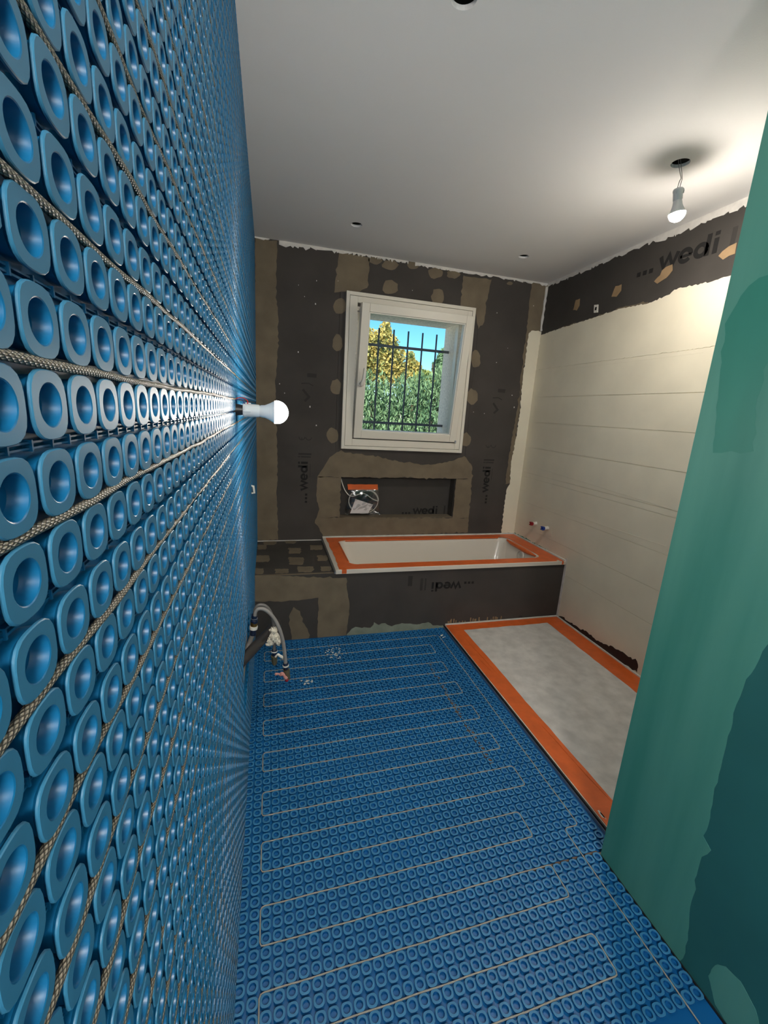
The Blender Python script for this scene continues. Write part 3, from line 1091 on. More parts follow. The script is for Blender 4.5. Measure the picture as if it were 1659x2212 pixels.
keep(MB().lathe((hc[0], BF + .001, .031), (0, -1, 0), [(0, .0), (0, .017), (.0016, .017), (.0016, .012), (.0004, .0)], 18).build('bored_hole', 'black', None), sur)
mb = MB()
for k in range(26):
    x = 1.30 + .42 * random.random()
    mb.box(x - .004, BF - .0012, .03, x + .004, BF, random.uniform(.035, .062))
keep(mb.build('mortar_smears', 'mortar_tan', None, fix=False), sur)['kind'] = 'stuff'

# ================================================================== BATHTUB
TZ = BH + .024
tub = empty('bathtub', (1.34, 2.83, 0))
tag(tub, 'white rectangular bathtub with orange masking tape around its rim', 'bathtub')
tx0, tx1, ty0, ty1 = TUBX, W - .004, BF - .012, D - .003
bx0, bx1, by0, by1 = .590, 2.052, 2.555, 3.105
def rr(x0, x1, y0, y1, r, z, n=7):
    out = []
    for (cx, cy, a) in ((x1 - r, y1 - r, 0), (x0 + r, y1 - r, 90), (x0 + r, y0 + r, 180), (x1 - r, y0 + r, 270)):
        for k in range(n + 1):
            t = math.radians(a + 90 * k / n)
            out.append((cx + r * math.cos(t), cy + r * math.sin(t), z))
    return out
mb = MB()
rings_ = [rr(tx0, tx1, ty0, ty1, .006, TZ - .026), rr(tx0, tx1, ty0, ty1, .006, TZ - .002), rr(tx0 + .003, tx1 - .003, ty0 + .003, ty1 - .003, .006, TZ),
          rr(bx0, bx1, by0, by1, .07, TZ), rr(bx0 + .008, bx1 - .010, by0 + .008, by1 - .008, .075, TZ - .006), rr(bx0 + .02, bx1 - .026, by0 + .018, by1 - .018, .08, TZ - .04),
          rr(bx0 + .10, bx1 - .05, by0 + .045, by1 - .045, .11, TZ - .26), rr(bx0 + .18, bx1 - .09, by0 + .075, by1 - .075, .12, TZ - .355), rr(bx0 + .26, bx1 - .15, by0 + .12, by1 - .12, .12, TZ - .372)]
n = len(rings_[0])
for R_ in rings_:
    mb.v += R_
for i in range(len(rings_) - 1):
    for k in range(n):
        k2 = (k + 1) % n
        mb.f.append((i * n + k, i * n + k2, (i + 1) * n + k2, (i + 1) * n + k))
mb.f.append(tuple((len(rings_) - 1) * n + k for k in range(n)))
keep(mb.build('basin', 'enamel', None, smooth=True), tub)
# apron flange seen as a white strip
def tape_strip(pts, name='masking_tape', th=.0009, z=None, m='orange', parent=None):
    z = TZ if z is None else z
    return keep(MB().prism(pts, 2, z, z + th).build(name, m, None), parent)
def wob(a, b, amp, n=24):
    """points from a to b with a slightly torn edge"""
    a, b = np.array(a, float), np.array(b, float)
    d = (b - a) / np.linalg.norm(b - a)
    nr = np.array((-d[1], d[0], 0))
    out = []
    w = 0
    for k in range(n + 1):
        w = .7 * w + random.gauss(0, amp)
        out.append(a + (b - a) * k / n + (nr * w if 0 < k < n else 0))
    return out
ox0, ox1, oy0, oy1 = tx0 + .024, tx1 - .020, ty0 + .010, ty1 - .022
L = lambda x, y: (x, y, TZ)
# front, back, left and right strips; the inner edges follow the basin with rounded corners
ins = rr(bx0 + .002, bx1 - .002, by0 + .003, by1 - .02, .07, TZ, 7)
nn = 8
q_tr, q_tl, q_bl, q_br = ins[0:nn], ins[nn:2 * nn], ins[2 * nn:3 * nn], ins[3 * nn:4 * nn]
tape_strip(wob(L(ox0, oy0), L(ox1, oy0), .0006) + [L(ox1, by0 + .02)] + q_br[:4][::-1][:1] + list(reversed(q_br[:4]))[1:] + list(reversed(q_bl[4:])) + [L(ox0, by0 + .02)], parent=tub)
tape_strip([L(ox0, by1 - .05)] + list(reversed(q_tl[:4])) [::-1][::-1] + list(reversed(q_tr[4:])) + [L(ox1, by1 - .05)] + wob(L(ox1, oy1), L(ox0, oy1), .0008), z=TZ + .0001, parent=tub)
tape_strip(wob(L(ox0 + .006, oy1), L(ox0, oy0), .0022) + [L(bx0 + .06, oy0 + .006)] + list(reversed(q_bl)) + list(reversed(q_tl)) + [L(bx0 + .06, oy1)], z=TZ + .0010, parent=tub)
tape_strip(wob(L(ox1, oy0), L(ox1, oy1), .0008) + [L(bx1 - .06, oy1)] + list(reversed(q_tr)) + list(reversed(q_br)) + [L(bx1 - .06, oy0 + .006)], z=TZ + .0010, parent=tub)
# tape folded over the inner lip at the right-hand end and along the front and back
def lip(path, name='masking_tape_lip', r=.012, drop=.006):
    keep(MB().tube(path, r, 8).build(name, 'orange', None, smooth=True), tub)
lip([(bx1 - .016, by0 + .07, TZ - .010), (bx1 - .020, by0 + .16, TZ - .012), (bx1 - .020, by1 - .16, TZ - .012), (bx1 - .014, by1 - .07, TZ - .010)], r=[.006, .017, .017, .008])
lip([(bx0 + .07, by0 + .006, TZ - .004), (1.3, by0 + .006, TZ - .004), (bx1 - .07, by0 + .006, TZ - .004)], r=.006)
lip([(bx0 + .07, by1 - .010, TZ - .006), (1.3, by1 - .010, TZ - .006), (bx1 - .07, by1 - .010, TZ - .006)], r=.008)
lip([(bx0 + .010, by0 + .07, TZ - .004), (bx0 + .010, by1 - .07, TZ - .004)], r=.006)
# short pieces of tape over the front edge
for x0, x1 in ((.532, .562), (2.152, 2.166)):
    keep(MB().box(x0, ty0 - .001, TZ - .024, x1, oy0 + .004, TZ + .0009).build('masking_tape', 'orange', None), tub)
keep(MB().box(2.118, ty0 - .0008, TZ - .002, 2.136, oy0 + .014, TZ + .0022).build('tape_tear', 'enamel', None), tub)
# edge profile and dark joint on the left side of the tub
keep(MB().box(tx0 - .006, ty0 + .002, BH, tx0 - .0015, ty1, BH + .014).build('edge_profile', 'metal', None), tub)
# overflow behind clear film
ovc = Vector((bx1 - .034, 2.775, TZ - .060))
keep(MB().lathe(ovc, (-1, 0, .18), [(0, .0), (0, .033), (.006, .035), (.012, .031), (.013, .0)], 24).build('overflow_cap', 'white', None, smooth=True), tub)
mb = MB().lathe(ovc + Vector((-.012, 0, .002)), (-1, 0, .18), [(0, .037), (.010, .034), (.016, .022), (.018, .0)], 24)
keep(mb.build('overflow_film', 'clear', None, smooth=True), tub)
# white sealing strip where the tub meets the walls
keep(MB().box(tx0, ty1 - .010, TZ, tx1, D - .0026, TZ + .008).build('wall_seal', 'filler', None), tub)
keep(MB().box(tx1 - .012, ty0 + .004, TZ, tx1 + .0008, ty1, TZ + .008).build('wall_seal', 'filler', None), tub)

# ================================================================== SHOWER TRAY
tray = empty('shower_tray', (1.73, 1.69, 0))
tag(tray, 'flat shower tray under grey fleece framed with orange tape', 'shower tray')
sx0, sx1, sy0, sy1, sz = TX, W - .003, GY + .003, BF - .004, .0235
bevel(keep(MB().box(sx0, sy0, 0, sx1, sy1, sz).build('tray_body', 'enamel', None), tray), .002)
fx0, fx1, fy0, fy1 = 1.380, 2.045, 1.03, 2.388
T2 = lambda x, y: (x, y, sz)
def tts(pts, th=.0008, z=sz, m='orange', name='masking_tape'):
    return keep(MB().prism(pts, 2, z, z + th).build(name, m, None), tray)
fl = wob(T2(fx0, fy0), T2(fx0, fy1), .0010, 40) + wob(T2(fx0, fy1), T2(fx1, fy1), .0010, 26)[1:] + wob(T2(fx1, fy1), T2(fx1, fy0), .0014, 40)[1:] + wob(T2(fx1, fy0), T2(fx0, fy0), .001, 26)[1:-1]
# fleece: gently rumpled grid
mb = MB()
nx, ny = 50, 100
ex = .03
for j in range(ny + 1):
    for i in range(nx + 1):
        x = fx0 - ex + (fx1 - fx0 + 2 * ex) * i / nx
        y = fy0 - ex + (fy1 - fy0 + 2 * ex) * j / ny
        inside = min(i, nx - i, j, ny - j) > 3
        z = sz + .0006 + (abs(random.gauss(0, .00035)) + .0004 * math.sin(9 * x + 4 * math.sin(7 * y)) ** 2 if inside else 0)
        mb.v.append((x, y, z))
for j in range(ny):
    for i in range(nx):
        a = j * (nx + 1) + i
        mb.f.append((a, a + 1, a + nx + 2, a + nx + 1))
keep(mb.build('cover_fleece', 'fleece', None, smooth='all', fix=False), tray)
zt = sz + .0014
tts(wob(T2(sx0 + .003, sy1 - .014), T2(sx0 + .003, sy0), .0006, 30) + [T2(fx0, sy0)] + wob(T2(fx0, sy0), T2(fx0, sy1 - .014), .0010, 40)[1:], .0010, sz + .0004)
tts(wob(T2(sx1 - .014, sy0), T2(sx1 - .014, sy1 - .014), .0012, 30) + wob(T2(fx1, sy1 - .014), T2(fx1, sy0), .0014, 40), .0010, sz + .0004)
tts(wob(T2(sx0 + .003, fy1), T2(sx1 - .014, fy1), .0012, 40) + wob(T2(sx1 - .014, sy1 - .014), T2(sx0 + .003, sy1 - .014), .0008, 40), .0010, sz + .0015)
tts(wob(T2(sx0 + .003, sy0), T2(sx1 - .014, sy0), .0012, 40) + wob(T2(sx1 - .014, fy0), T2(sx0 + .003, fy0), .0008, 40), .0010, sz + .0015)
# creases in the tape
for (xa, ya, xb, yb) in [(1.335, 2.30, 1.352, 1.86), (1.35, 1.55, 1.362, 1.15), (1.315, 2.05, 1.33, 1.9), (1.45, 2.435, 1.66, 2.44), (1.36, 1.28, 1.372, 1.05)]:
    mx, my = (xa + xb) / 2 + random.uniform(-.004, .004), (ya + yb) / 2
    keep(MB().tube([(xa, ya, sz + .0012), (mx, my, sz + .0022), (xb, yb, sz + .0012)], [.0008, .0022, .0008], 6).build('tape_crease', 'orange', None, smooth=True), tray)
# edge profile between tray and membrane
keep(MB().box(TX - .0095, sy0, 0.0, TX - .0068, BF - .002, .0125).build('edge_profile', 'metal', None), tray)
keep(MB().box(TX - .0066, sy0, 0.0, TX - .0003, BF - .002, .0225).build('edge_joint', 'sealant', None), tray)
keep(MB().box(sx0 + .004, sy1 - .012, sz, sx1, sy1 + .0006, sz + .007).build('wall_seal', 'filler', None), tray)
keep(MB().box(sx1 - .011, sy0, sz, sx1 + .0001, sy1, sz + .007).build('wall_seal', 'filler', None), tray)
mb = MB()
P = on(1298, 1762, 2, sz)
for k in range(5):
    mb.box(P[0] - .006 + .012 * random.random(), P[1] - .02 + .04 * random.random(), sz, P[0] + .008, P[1] + .01, sz + .003)
keep(mb.build('filler_dab', 'filler', None), tray)

# ================================================================== HEATING CABLES
# wall: straight runs in every second channel, joined at the ends
pts = []
k_hi, k_lo = int((H - .04 - 1.454) / (2 * PZ)), -int((1.454 - .05) / (2 * PZ))
rows = list(range(k_hi, k_lo - 1, -1))
fwd = True
ya, yb_ = -.24, 0.1992 - PY / 2 + PY * 84
for r_i, k in enumerate(rows):
    z = 1.454 + 2 * PZ * k
    cut = HOLE[2] - .03 < z < HOLE[3] + .03
    y1 = 1.29 if cut else yb_
    ys = np.arange(ya, y1 + .001, PY / 2 if abs(z - 1.45) < .45 else PY * 2)
    row = [(0.0058 + .0006 * math.sin(37 * y + k) , y, z + .0009 * math.sin(11 * y + 2 * k) + .0004 * math.sin(53 * y + k)) for y in ys]
    if not fwd:
        row = row[::-1]
    pts += row
    if r_i < len(rows) - 1:
        e = row[-1]
        s_ = 1 if fwd else -1
        zn = 1.454 + 2 * PZ * rows[r_i + 1]
        pts += [(.0058, e[1] + s_ * .010, z - .004), (.0058, e[1] + s_ * .016, (z + zn) / 2), (.0058, e[1] + s_ * .010, zn + .004)]
    fwd = not fwd
c = MB().tube(pts, .0021, 10, uv=True).build('heating_cable', 'cable', None, smooth='all', fix=False)
tag(c, 'braided heating cable run in rows between the studs of the left wall', 'cable')

# floor: serpentine with a return run beside the shower tray
pts = []
YK = lambda k: 1.0809 + k * .0979
xl, zc = 0.0625, .0062
def rowpts(k, x0, x1):
    n_ = max(2, int(abs(x1 - x0) / .03))
    return [(x0 + (x1 - x0) * i / n_, YK(k) + SH * (x0 + (x1 - x0) * i / n_) + .0007 * math.sin(40 * (x0 + (x1 - x0) * i / n_) + k), zc) for i in range(n_ + 1)]
rc = 1.1895
rj = 1.1251
yj = 1.0809 - .0979 + .0326 * 0 + SH * 1.15
pts += [(rj, .30, zc), (rj, .6, zc), (rj, yj - .02, zc), (rj + .003, yj - .006, zc), (rj + .012, yj, zc), (rc - .012, yj, zc), (rc - .003, yj + .006, zc), (rc, yj + .02, zc)]
yy = 1.08
while yy < YK(13) - .03:
    pts.append((rc + .0007 * math.sin(30 * yy), yy, zc))
    yy += .06
pts += [(rc, YK(13) + .008, zc), (rc - .01, YK(13) + .020, zc)]
xr_far, xr_near = 1.0929, 0.9963
k = 13
right = True
def xr(k):
    return xr_far if k >= 1 else xr_near
x_start = rc - .03
while k >= -8:
    xe = xr(k if k % 2 == 0 else k + 1) if False else None
    if right:            # travel from the right to the left
        xa_ = x_start if k == 13 else xr(k)
        pts += rowpts(k, xa_ - (.0 if k == 13 else .012), xl + .012)
        if k > -8:
            y0_, y1_ = YK(k) + SH * xl, YK(k - 1) + SH * xl
            pts += [(xl + .004, y0_ - .002, zc), (xl, y0_ - .010, zc), (xl, (y0_ + y1_) / 2, zc), (xl, y1_ + .010, zc), (xl + .004, y1_ + .002, zc)]
    else:
        xa_ = xr(k)
        pts += rowpts(k, xl + .012, xa_ - .012)
        if k > -8:
            y0_, y1_ = YK(k) + SH * xa_, YK(k - 1) + SH * xa_
            pts += [(xa_ - .004, y0_ - .002, zc), (xa_, y0_ - .010, zc), (xa_, (y0_ + y1_) / 2, zc), (xa_, y1_ + .010, zc), (xa_ - .004, y1_ + .002, zc)]
    right = not right
    k -= 1
c = MB().tube(pts, .0020, 8, uv=True).build('heating_cable', 'cable_floor', None, smooth='all', fix=False)
tag(c, 'thin grey heating cable looping back and forth across the blue floor', 'cable')

# ================================================================== BULBS
def bulb(name, base, axis, label, lit=3, glow='bulb'):
    e = empty(name, base)
    tag(e, label, 'light bulb')
    b = Vector(base)
    a = Vector(axis).normalized()
    o = keep(MB().lathe(b, a, [(0, .0), (0, .0165), (.004, .0185), (.010, .0185), (.012, .0172), (.040, .0168), (.042, .0160), (.042, .0)], 24).build('socket', 'socket', None, smooth=True), e)
    s = a.orthogonal().normalized()
    u = a.cross(s)
    for k in range(3):
        an = 2 * PI * k / 3 + .4
        d = s * math.cos(an) + u * math.sin(an)
        p = b + d * .0182
        sub = MB().tube([p + a * .002, p + a * .010 + d * .002, p + a * .020 + d * .0005], .0022, 6).build('clip', 'socket', None, smooth=True)
        keep(sub, e)
    prof = []
    for k in range(0, 15):
        t = math.radians(lit + (90 - lit) * k / 14)
        prof.append((.088 + .0305 * math.sin(t), max(.0305 * math.cos(t), .0001)))
    h0, r0 = prof[0]
    keep(MB().lathe(b, a, [(.042, .0150), (.045, .0150), (.047, .0160), (.056, .0168), (.056 + (h0 - .056) * .5, .0168 + (r0 - .0168) * .42), (h0, r0)], 24).build('bulb_neck', 'socket', None, smooth=True), e)
    keep(MB().lathe(b, a, prof, 24).build('bulb_dome', glow, None, smooth='all'), e)
    return e
wbulb = bulb('bare_bulb', (.024, LAMP_Y, LAMP_Z), (1, .0, -.012), 'lit bare bulb sticking out of the blue studded wall', -12, 'bulb_wall')
keep(MB().lathe((0.0002, LAMP_Y, LAMP_Z), (1, 0, 0), [(0, .0), (0, .024), (.003, .024), (.004, .016), (.024, .013), (.0245, 0)], 18).build('wall_grommet', 'black', None, smooth=True), wbulb)
keep(MB().tube(smooth_curve([(.004, LAMP_Y - .004, LAMP_Z + .020), (.010, LAMP_Y - .004, LAMP_Z + .030), (.026, LAMP_Y - .004, LAMP_Z + .031), (.036, LAMP_Y - .004, LAMP_Z + .024), (.036, LAMP_Y - .004, LAMP_Z + .016)]), .0014, 6).build('red_wire', 'red_wire', None, smooth=True), wbulb)
keep(MB().tube(smooth_curve([(.004, LAMP_Y - .008, LAMP_Z + .016), (.008, LAMP_Y - .010, LAMP_Z + .025), (.022, LAMP_Y - .010, LAMP_Z + .026), (.030, LAMP_Y - .008, LAMP_Z + .015)]), .0014, 6).build('blue_wire', 'blue_wire', None, smooth=True), wbulb)
hb = HOLES[0]
pS = on(1465, 408, 1, 1.606)
pD = on(1462, 472, 1, 1.600)
axis = Vector(pD) - Vector(pS)
cb = bulb('bare_bulb', tuple(pS), tuple(axis), 'lit bare bulb hanging on two thin wires from a ceiling hole')
for dx in (-.005, .005):
    P0 = Vector((hb[0] + dx - .004, hb[1] + .01, H + .03))
    P3 = Vector(pS) + Vector((dx, 0, -.003))
    keep(MB().tube(smooth_curve([P0, Vector((hb[0] + dx * 1.2 + .006, hb[1], H - .02)), Vector((hb[0] + dx * .6 + .010, hb[1] - .01, H - .055)), P3 + Vector((.004, 0, .03)), P3]), .0013, 6).build('wire', 'grey_wire', None, smooth=True), cb)

# ================================================================== PIPES ON THE LEFT WALL
PYY = 1.60
def pp(x, y, Y=PYY):
    return Vector(on(x, y, 1, Y))
waste = empty('waste_pipe', (0, 1.45, .5))
tag(waste, 'dark waste pipe stub poking out of the blue wall above the floor', 'pipe')
wa, wb_ = Vector((-.055, 1.300, .560)), Vector((.125, 1.80, .487))
wa = Vector((-.03, 1.375, .545))
keep(MB().tube([wa, wb_], .0200, 20).build('pipe', 'pipe', None, smooth=True), waste)
dv = (wb_ - wa).normalized()
keep(MB().lathe(wb_ - dv * .03, dv, [(0, .0200), (.0, .0225), (.022, .0225), (.03, .021), (.03, .0185), (.012, .0180), (.012, 0)], 20).build('pipe_socket', 'pipe', None, smooth=True), waste)
for t_ in (.22, .36):
    p = wa.lerp(wb_, t_) + Vector((.0, -.004, .0195))
    keep(MB().lathe(p, (0, -.2, 1), [(0, .0), (.0005, .003), (.0012, .0)], 8).build('pipe_mark', 'black', None), waste)

# supply hose A (taped valve) and hose B (red winged valve)
def supply(label, arch, end, cat='pipe'):
    e = empty('supply_hose', (0, PYY, .45))
    tag(e, label, cat)
    return e
hA = supply('grey supply hose ending in a valve wrapped in white tape', None, None)
path = [(-.02, 1.50, .452), tuple(pp(530, 1412, 1.56)), tuple(pp(538, 1392)), tuple(pp(546, 1368))]
keep(MB().tube(smooth_curve(path), .0095, 12).build('inlet_hose', 'hose', None, smooth=True), hA)
cA = [pp(546.5, 1369), pp(548.5, 1352), pp(549.5, 1338), pp(549.5, 1326)]
def seg(a, b, prof, name, m, e, n=18):
    d = (b - a)
    keep(MB().lathe(a, d, prof, n).build(name, m, None, smooth=True), e)
seg(pp(546, 1371), pp(548, 1356), [(0, .0), (0, .0125), (.004, .0135), (.004, .0115), (.026, .0120), (.026, .0)], 'coupling', 'navy', hA)
seg(pp(547.5, 1358.5), pp(548.5, 1346), [(0, 0), (0, .0155), (.010, .0165), (.014, .0150), (.014, .0)], 'lock_ring', 'white', hA)
seg(pp(548.3, 1352), pp(549, 1340), [(0, 0), (0, .0135), (.018, .0135), (.018, 0)], 'thread', 'brass', hA)
seg(pp(549, 1345), pp(549.5, 1326), [(0, 0), (0, .0135), (.010, .014), (.012, .0115), (.036, .0105), (.036, 0)], 'coupling', 'navy', hA)
seg(pp(549.5, 1336.5), pp(549.5, 1330), [(0, 0), (0, .0130), (.003, .0130), (.003, 0)], 'lock_ring', 'metal', hA)
Yb = PYY + .014
archA = [pp(550, 1328, Yb), pp(551, 1318, Yb), pp(556, 1309, Yb), pp(565, 1306.5, Yb), pp(576, 1311, Yb), pp(585, 1324, Yb), pp(590, 1345, Yb), pp(592, 1366, Yb), pp(592.5, 1404, Yb)]
keep(MB().tube(smooth_curve(archA), .0066, 12).build('hose', 'hose_dark', None, smooth=True), hA)
# crumpled thread tape
def blob(c, r, seed, sx=1, sy=1, sz_=1, n=10, amp=.28):
    rnd = random.Random(seed)
    mb = MB()
    for i in range(n + 1):
        th = PI * i / n
        for k in range(2 * n):
            ph = PI * k / n
            q = 1 + amp * (rnd.random() - .5) * 2
            mb.v.append((c[0] + r * sx * q * math.sin(th) * math.cos(ph), c[1] + r * sy * q * math.sin(th) * math.sin(ph), c[2] + r * sz_ * q * math.cos(th)))
    m_ = 2 * n
    for i in range(n):
        for k in range(m_):
            mb.f.append((i * m_ + k, i * m_ + (k + 1) % m_, (i + 1) * m_ + (k + 1) % m_, (i + 1) * m_ + k))
    return mb
Yt = Yb - .006
for c_, r_, sd, s3 in [((590.5, 1362.5), .0150, 1, (1, 1, 1.1)), ((592, 1376), .0170, 2, (1.1, 1, 1.3)), ((584.5, 1386), .0110, 3, (1.2, .9, 1.6)), ((601, 1383), .0115, 4, (1.0, .9, 1.9)), ((579, 1392), .0060, 5, (1.6, 1, 1))]:
    keep(blob(pp(*c_, Yt), r_, sd, *s3).build('thread_tape', 'tape', None, smooth=True), hA)
seg(pp(592.5, 1404, Yb), pp(592.5, 1416, Yb), [(0, 0), (0, .0105), (.002, .0120), (.005, .0120), (.006, .0095), (.024, .0095), (.024, 0)], 'coupling', 'navy', hA)
seg(pp(592.5, 1405.5, Yb), pp(592.5, 1410, Yb), [(0, 0), (0, .0128), (.004, .0128), (.004, 0)], 'lock_ring', 'white', hA)
seg(pp(592.5, 1416, Yb), pp(593, 1436, Yb), [(0, 0), (0, .0140), (.006, .0145), (.010, .0125), (.030, .0115), (.042, .0075), (.042, 0)], 'valve_body', 'brass_dull', hA)
keep(MB().tube(smooth_curve([pp(595, 1419, Yb - .012), pp(600, 1414, Yb - .014), pp(605, 1417, Yb - .014), pp(612, 1421, Yb - .014)]), [.004] * 8 + [.0055] * 8 + [.006] * 9, 8).build('valve_wing', 'white', None, smooth=True), hA)

hB = supply('grey supply hose arching to a hanging valve with a pale red wing', None, None)
archB = [pp(551, 1330, PYY - .012), pp(552, 1322, PYY - .012), pp(558, 1315.5, PYY - .012), pp(570, 1316, PYY - .012), pp(584, 1326, PYY - .012), pp(598, 1346, PYY - .012), pp(608, 1372, PYY - .012), pp(614, 1402, PYY - .012), pp(617, 1434, PYY - .012)]
keep(MB().tube(smooth_curve(archB), .0074, 12).build('hose', 'hose', None, smooth=True), hB)
Yv = PYY - .012
seg(pp(617, 1432, Yv), pp(618, 1446, Yv), [(0, 0), (0, .0100), (.006, .0120), (.008, .0100), (.028, .0100), (.028, 0)], 'coupling', 'navy', hB)
seg(pp(617.2, 1436.5, Yv), pp(617.6, 1441, Yv), [(0, 0), (0, .0130), (.005, .0130), (.005, 0)], 'lock_ring', 'white', hB)
seg(pp(618.5, 1446, Yv), pp(622, 1470, Yv), [(0, 0), (0, .0130), (.010, .0140), (.016, .0125), (.040, .0120), (.046, .0095), (.046, 0)], 'valve_body', 'brass_dull', hB)
mb = MB().tube(smooth_curve([pp(594.5, 1457, Yv - .016), pp(600, 1455.5, Yv - .018), pp(605, 1457, Yv - .018), pp(611, 1456, Yv - .018), pp(616, 1463, Yv - .018), pp(620, 1466, Yv - .016)], 4), [.005, .006, .006, .005, .0035, .0035, .004, .005, .0065, .008, .0085, .0085, .0075, .006, .0055, .006, .0065, .007, .0068, .006, .004], 8)
keep(mb.build('valve_wing', 'pink', None, smooth=True), hB)
seg(pp(617, 1468, Yv - .010), pp(622, 1470, Yv - .010), [(0, 0), (0, .007), (.010, .007), (.010, 0)], 'drain_screw', 'red', hB)

# ================================================================== VALVE STUBS ON THE RIGHT WALL
for (bx_, by_, tip, m_, lab) in [(1159, 1131, (1140, 1129), 'red', 'white wall stub with a red cap above the bathtub'), (1184, 1141, (1164, 1140.5), 'blue_cap', 'white wall stub with a blue cap above the bathtub')]:
    p = Vector(on(bx_, by_, 0, W - .003))
    e = empty('capped_water_stub', tuple(p))
    tag(e, lab, 'water outlet', 'capped water outlets over the tub')
    a = Vector((-1, 0, 0))
    keep(MB().lathe(p, a, [(0, .0), (0, .0185), (.002, .0185), (.004, .0150), (.034, .0150), (.036, .0130), (.036, .0)], 20).build('sleeve', 'white', None, smooth=True), e)
    mbb = MB().lathe(p, a, [(.034, .0), (.034, .0135), (.052, .0135), (.055, .0115), (.055, .005), (.049, .004), (.049, 0)], 20)
    keep(mbb.build('cap', m_, None, smooth=True), e)
    for k in range(4):
        an = PI / 4 + PI / 2 * k
        c_ = p + a * .050 + Vector((0, math.cos(an), math.sin(an))) * .0135
        keep(MB().box(c_.x - .010, c_.y - .0035, c_.z - .0035, c_.x + .010, c_.y + .0035, c_.z + .0035).build('cap_lug', m_, None), e)
o = wrs([(1150, 1114), (1194, 1130), (1192, 1160), (1150, 1148)], 'cream', 'coat_pad', thick=.0015, jit=.001)

# ================================================================== NICHE CONTENTS
ny0 = D + .055
bag = empty('plastic_bag', (.80, ny0, NZ0 + .005))
tag(bag, 'clear plastic bag leaning in the niche with an orange strip on top', 'bag')
nb = 16
P00, P10, P11, P01 = [on(x, y, 1, ny0) for x, y in [(744, 1112), (821, 1112), (817, 1054), (753, 1054)]]
mb = MB()
for side in (-1, 1):
    for j in range(nb + 1):
        for i in range(nb + 1):
            u, v = i / nb, j / nb
            p = (1 - v) * ((1 - u) * P00 + u * P10) + v * ((1 - u) * P01 + u * P11)
            edge = min(u, 1 - u, v, 1 - v) * 4
            w = .024 * min(1, edge) ** .5
            p = p + np.array((random.gauss(0, .0022), side * w + random.gauss(0, .004) * min(1, edge), random.gauss(0, .0022)))
            p[2] = max(p[2], NZ0 + .0055)
            p[1] = min(p[1], nd - .002)
            mb.v.append(tuple(p))
    o0 = 0 if side < 0 else (nb + 1) ** 2
    for j in range(nb):
        for i in range(nb):
            a = o0 + j * (nb + 1) + i
            mb.f.append((a, a + 1, a + nb + 2, a + nb + 1))
keep(mb.build('bag_film', 'bag', None, smooth='all', fix=False), bag)
hp = [on(x, y, 1, ny0 - .004) for x, y in [(750.5, 1046), (816, 1046.5), (816, 1058), (752, 1058)]]
keep(MB().prism(ragged(hp, 1, .03, .001), 1, ny0 - .006, ny0 + .004).build('header_strip', 'orange', None), bag)
coil = []
for k in range(80):
    t = 2 * PI * k / 42
    rr_ = .118 + .010 * math.sin(t * .31 + .6)
    c_ = on(785, 1088, 1, ny0 - .004)
    coil.append((c_[0] + rr_ * .98 * math.cos(t) + .006 * math.sin(t * .5), ny0 - .004 + .010 * math.sin(t * .27), max(c_[2] + .02 + rr_ * .86 * math.sin(t) * .94, NZ0 + .010)))
tail = smooth_curve([on(737, 1034, 1, ny0 + .02), on(740, 1046, 1, ny0 + .01), on(747, 1062, 1, ny0), on(760, 1072, 1, ny0), on(785, 1066, 1, ny0 - .006), on(805, 1078, 1, ny0 - .004), coil[0]], 6)
o = MB().tube([tuple(p) for p in tail] + coil, .0036, 8).build('coiled_cable', 'white', None, smooth='all')
tag(o, 'white coiled cable inside the clear bag in the niche', 'cable')
pc = [on(x, y, 1, ny0 - .024) for x, y in [(768, 1078), (806, 1090), (795, 1109), (756, 1109)]]
o = MB().prism(pc, 1, ny0 - .024, ny0 - .0225).build('leaflet', 'paper', None)
tag(o, 'folded white paper leaflet in front of the cable coil in the bag', 'paper')

# ================================================================== CRUMBS ON THE FLOOR
def crumbs(cx, cy, rx, ry, n_, label, smax):
    mb = MB()
    c_ = on(cx, cy, 2, .006)
    for k in range(n_):
        a, r = random.uniform(0, 2 * PI), math.sqrt(random.random())
        p = on(cx + rx * r * math.cos(a), cy + ry * r * math.sin(a), 2, .006)
        s_ = random.uniform(.25, 1) * smax
        sub = blob((p[0], p[1], .0062 + s_ * .25), s_, k + int(cx), 1, random.uniform(.7, 1.3), .5, 4, .3)
        mb.add(sub.v, sub.f)
    o = mb.build('plaster_crumbs', 'crumb', None)
    tag(o, label, 'debris', kind='stuff')
crumbs(727, 1411, 24, 12, 46, 'cluster of pale plaster crumbs near the middle of the far floor', .0065)
crumbs(664, 1474, 16, 6, 18, 'small pale plaster crumbs on the floor near the hanging valve', .007)
crumbs(955, 1374, 14, 4, 8, 'few white plaster crumbs beside the shower tray corner', .007)

# ================================================================== GARDEN
g = MB().box(-40, D + .31, -.42, 45, 70, -.30).build('ground', 'grass')
struct(g, 'pale garden ground beyond the window', 'ground')

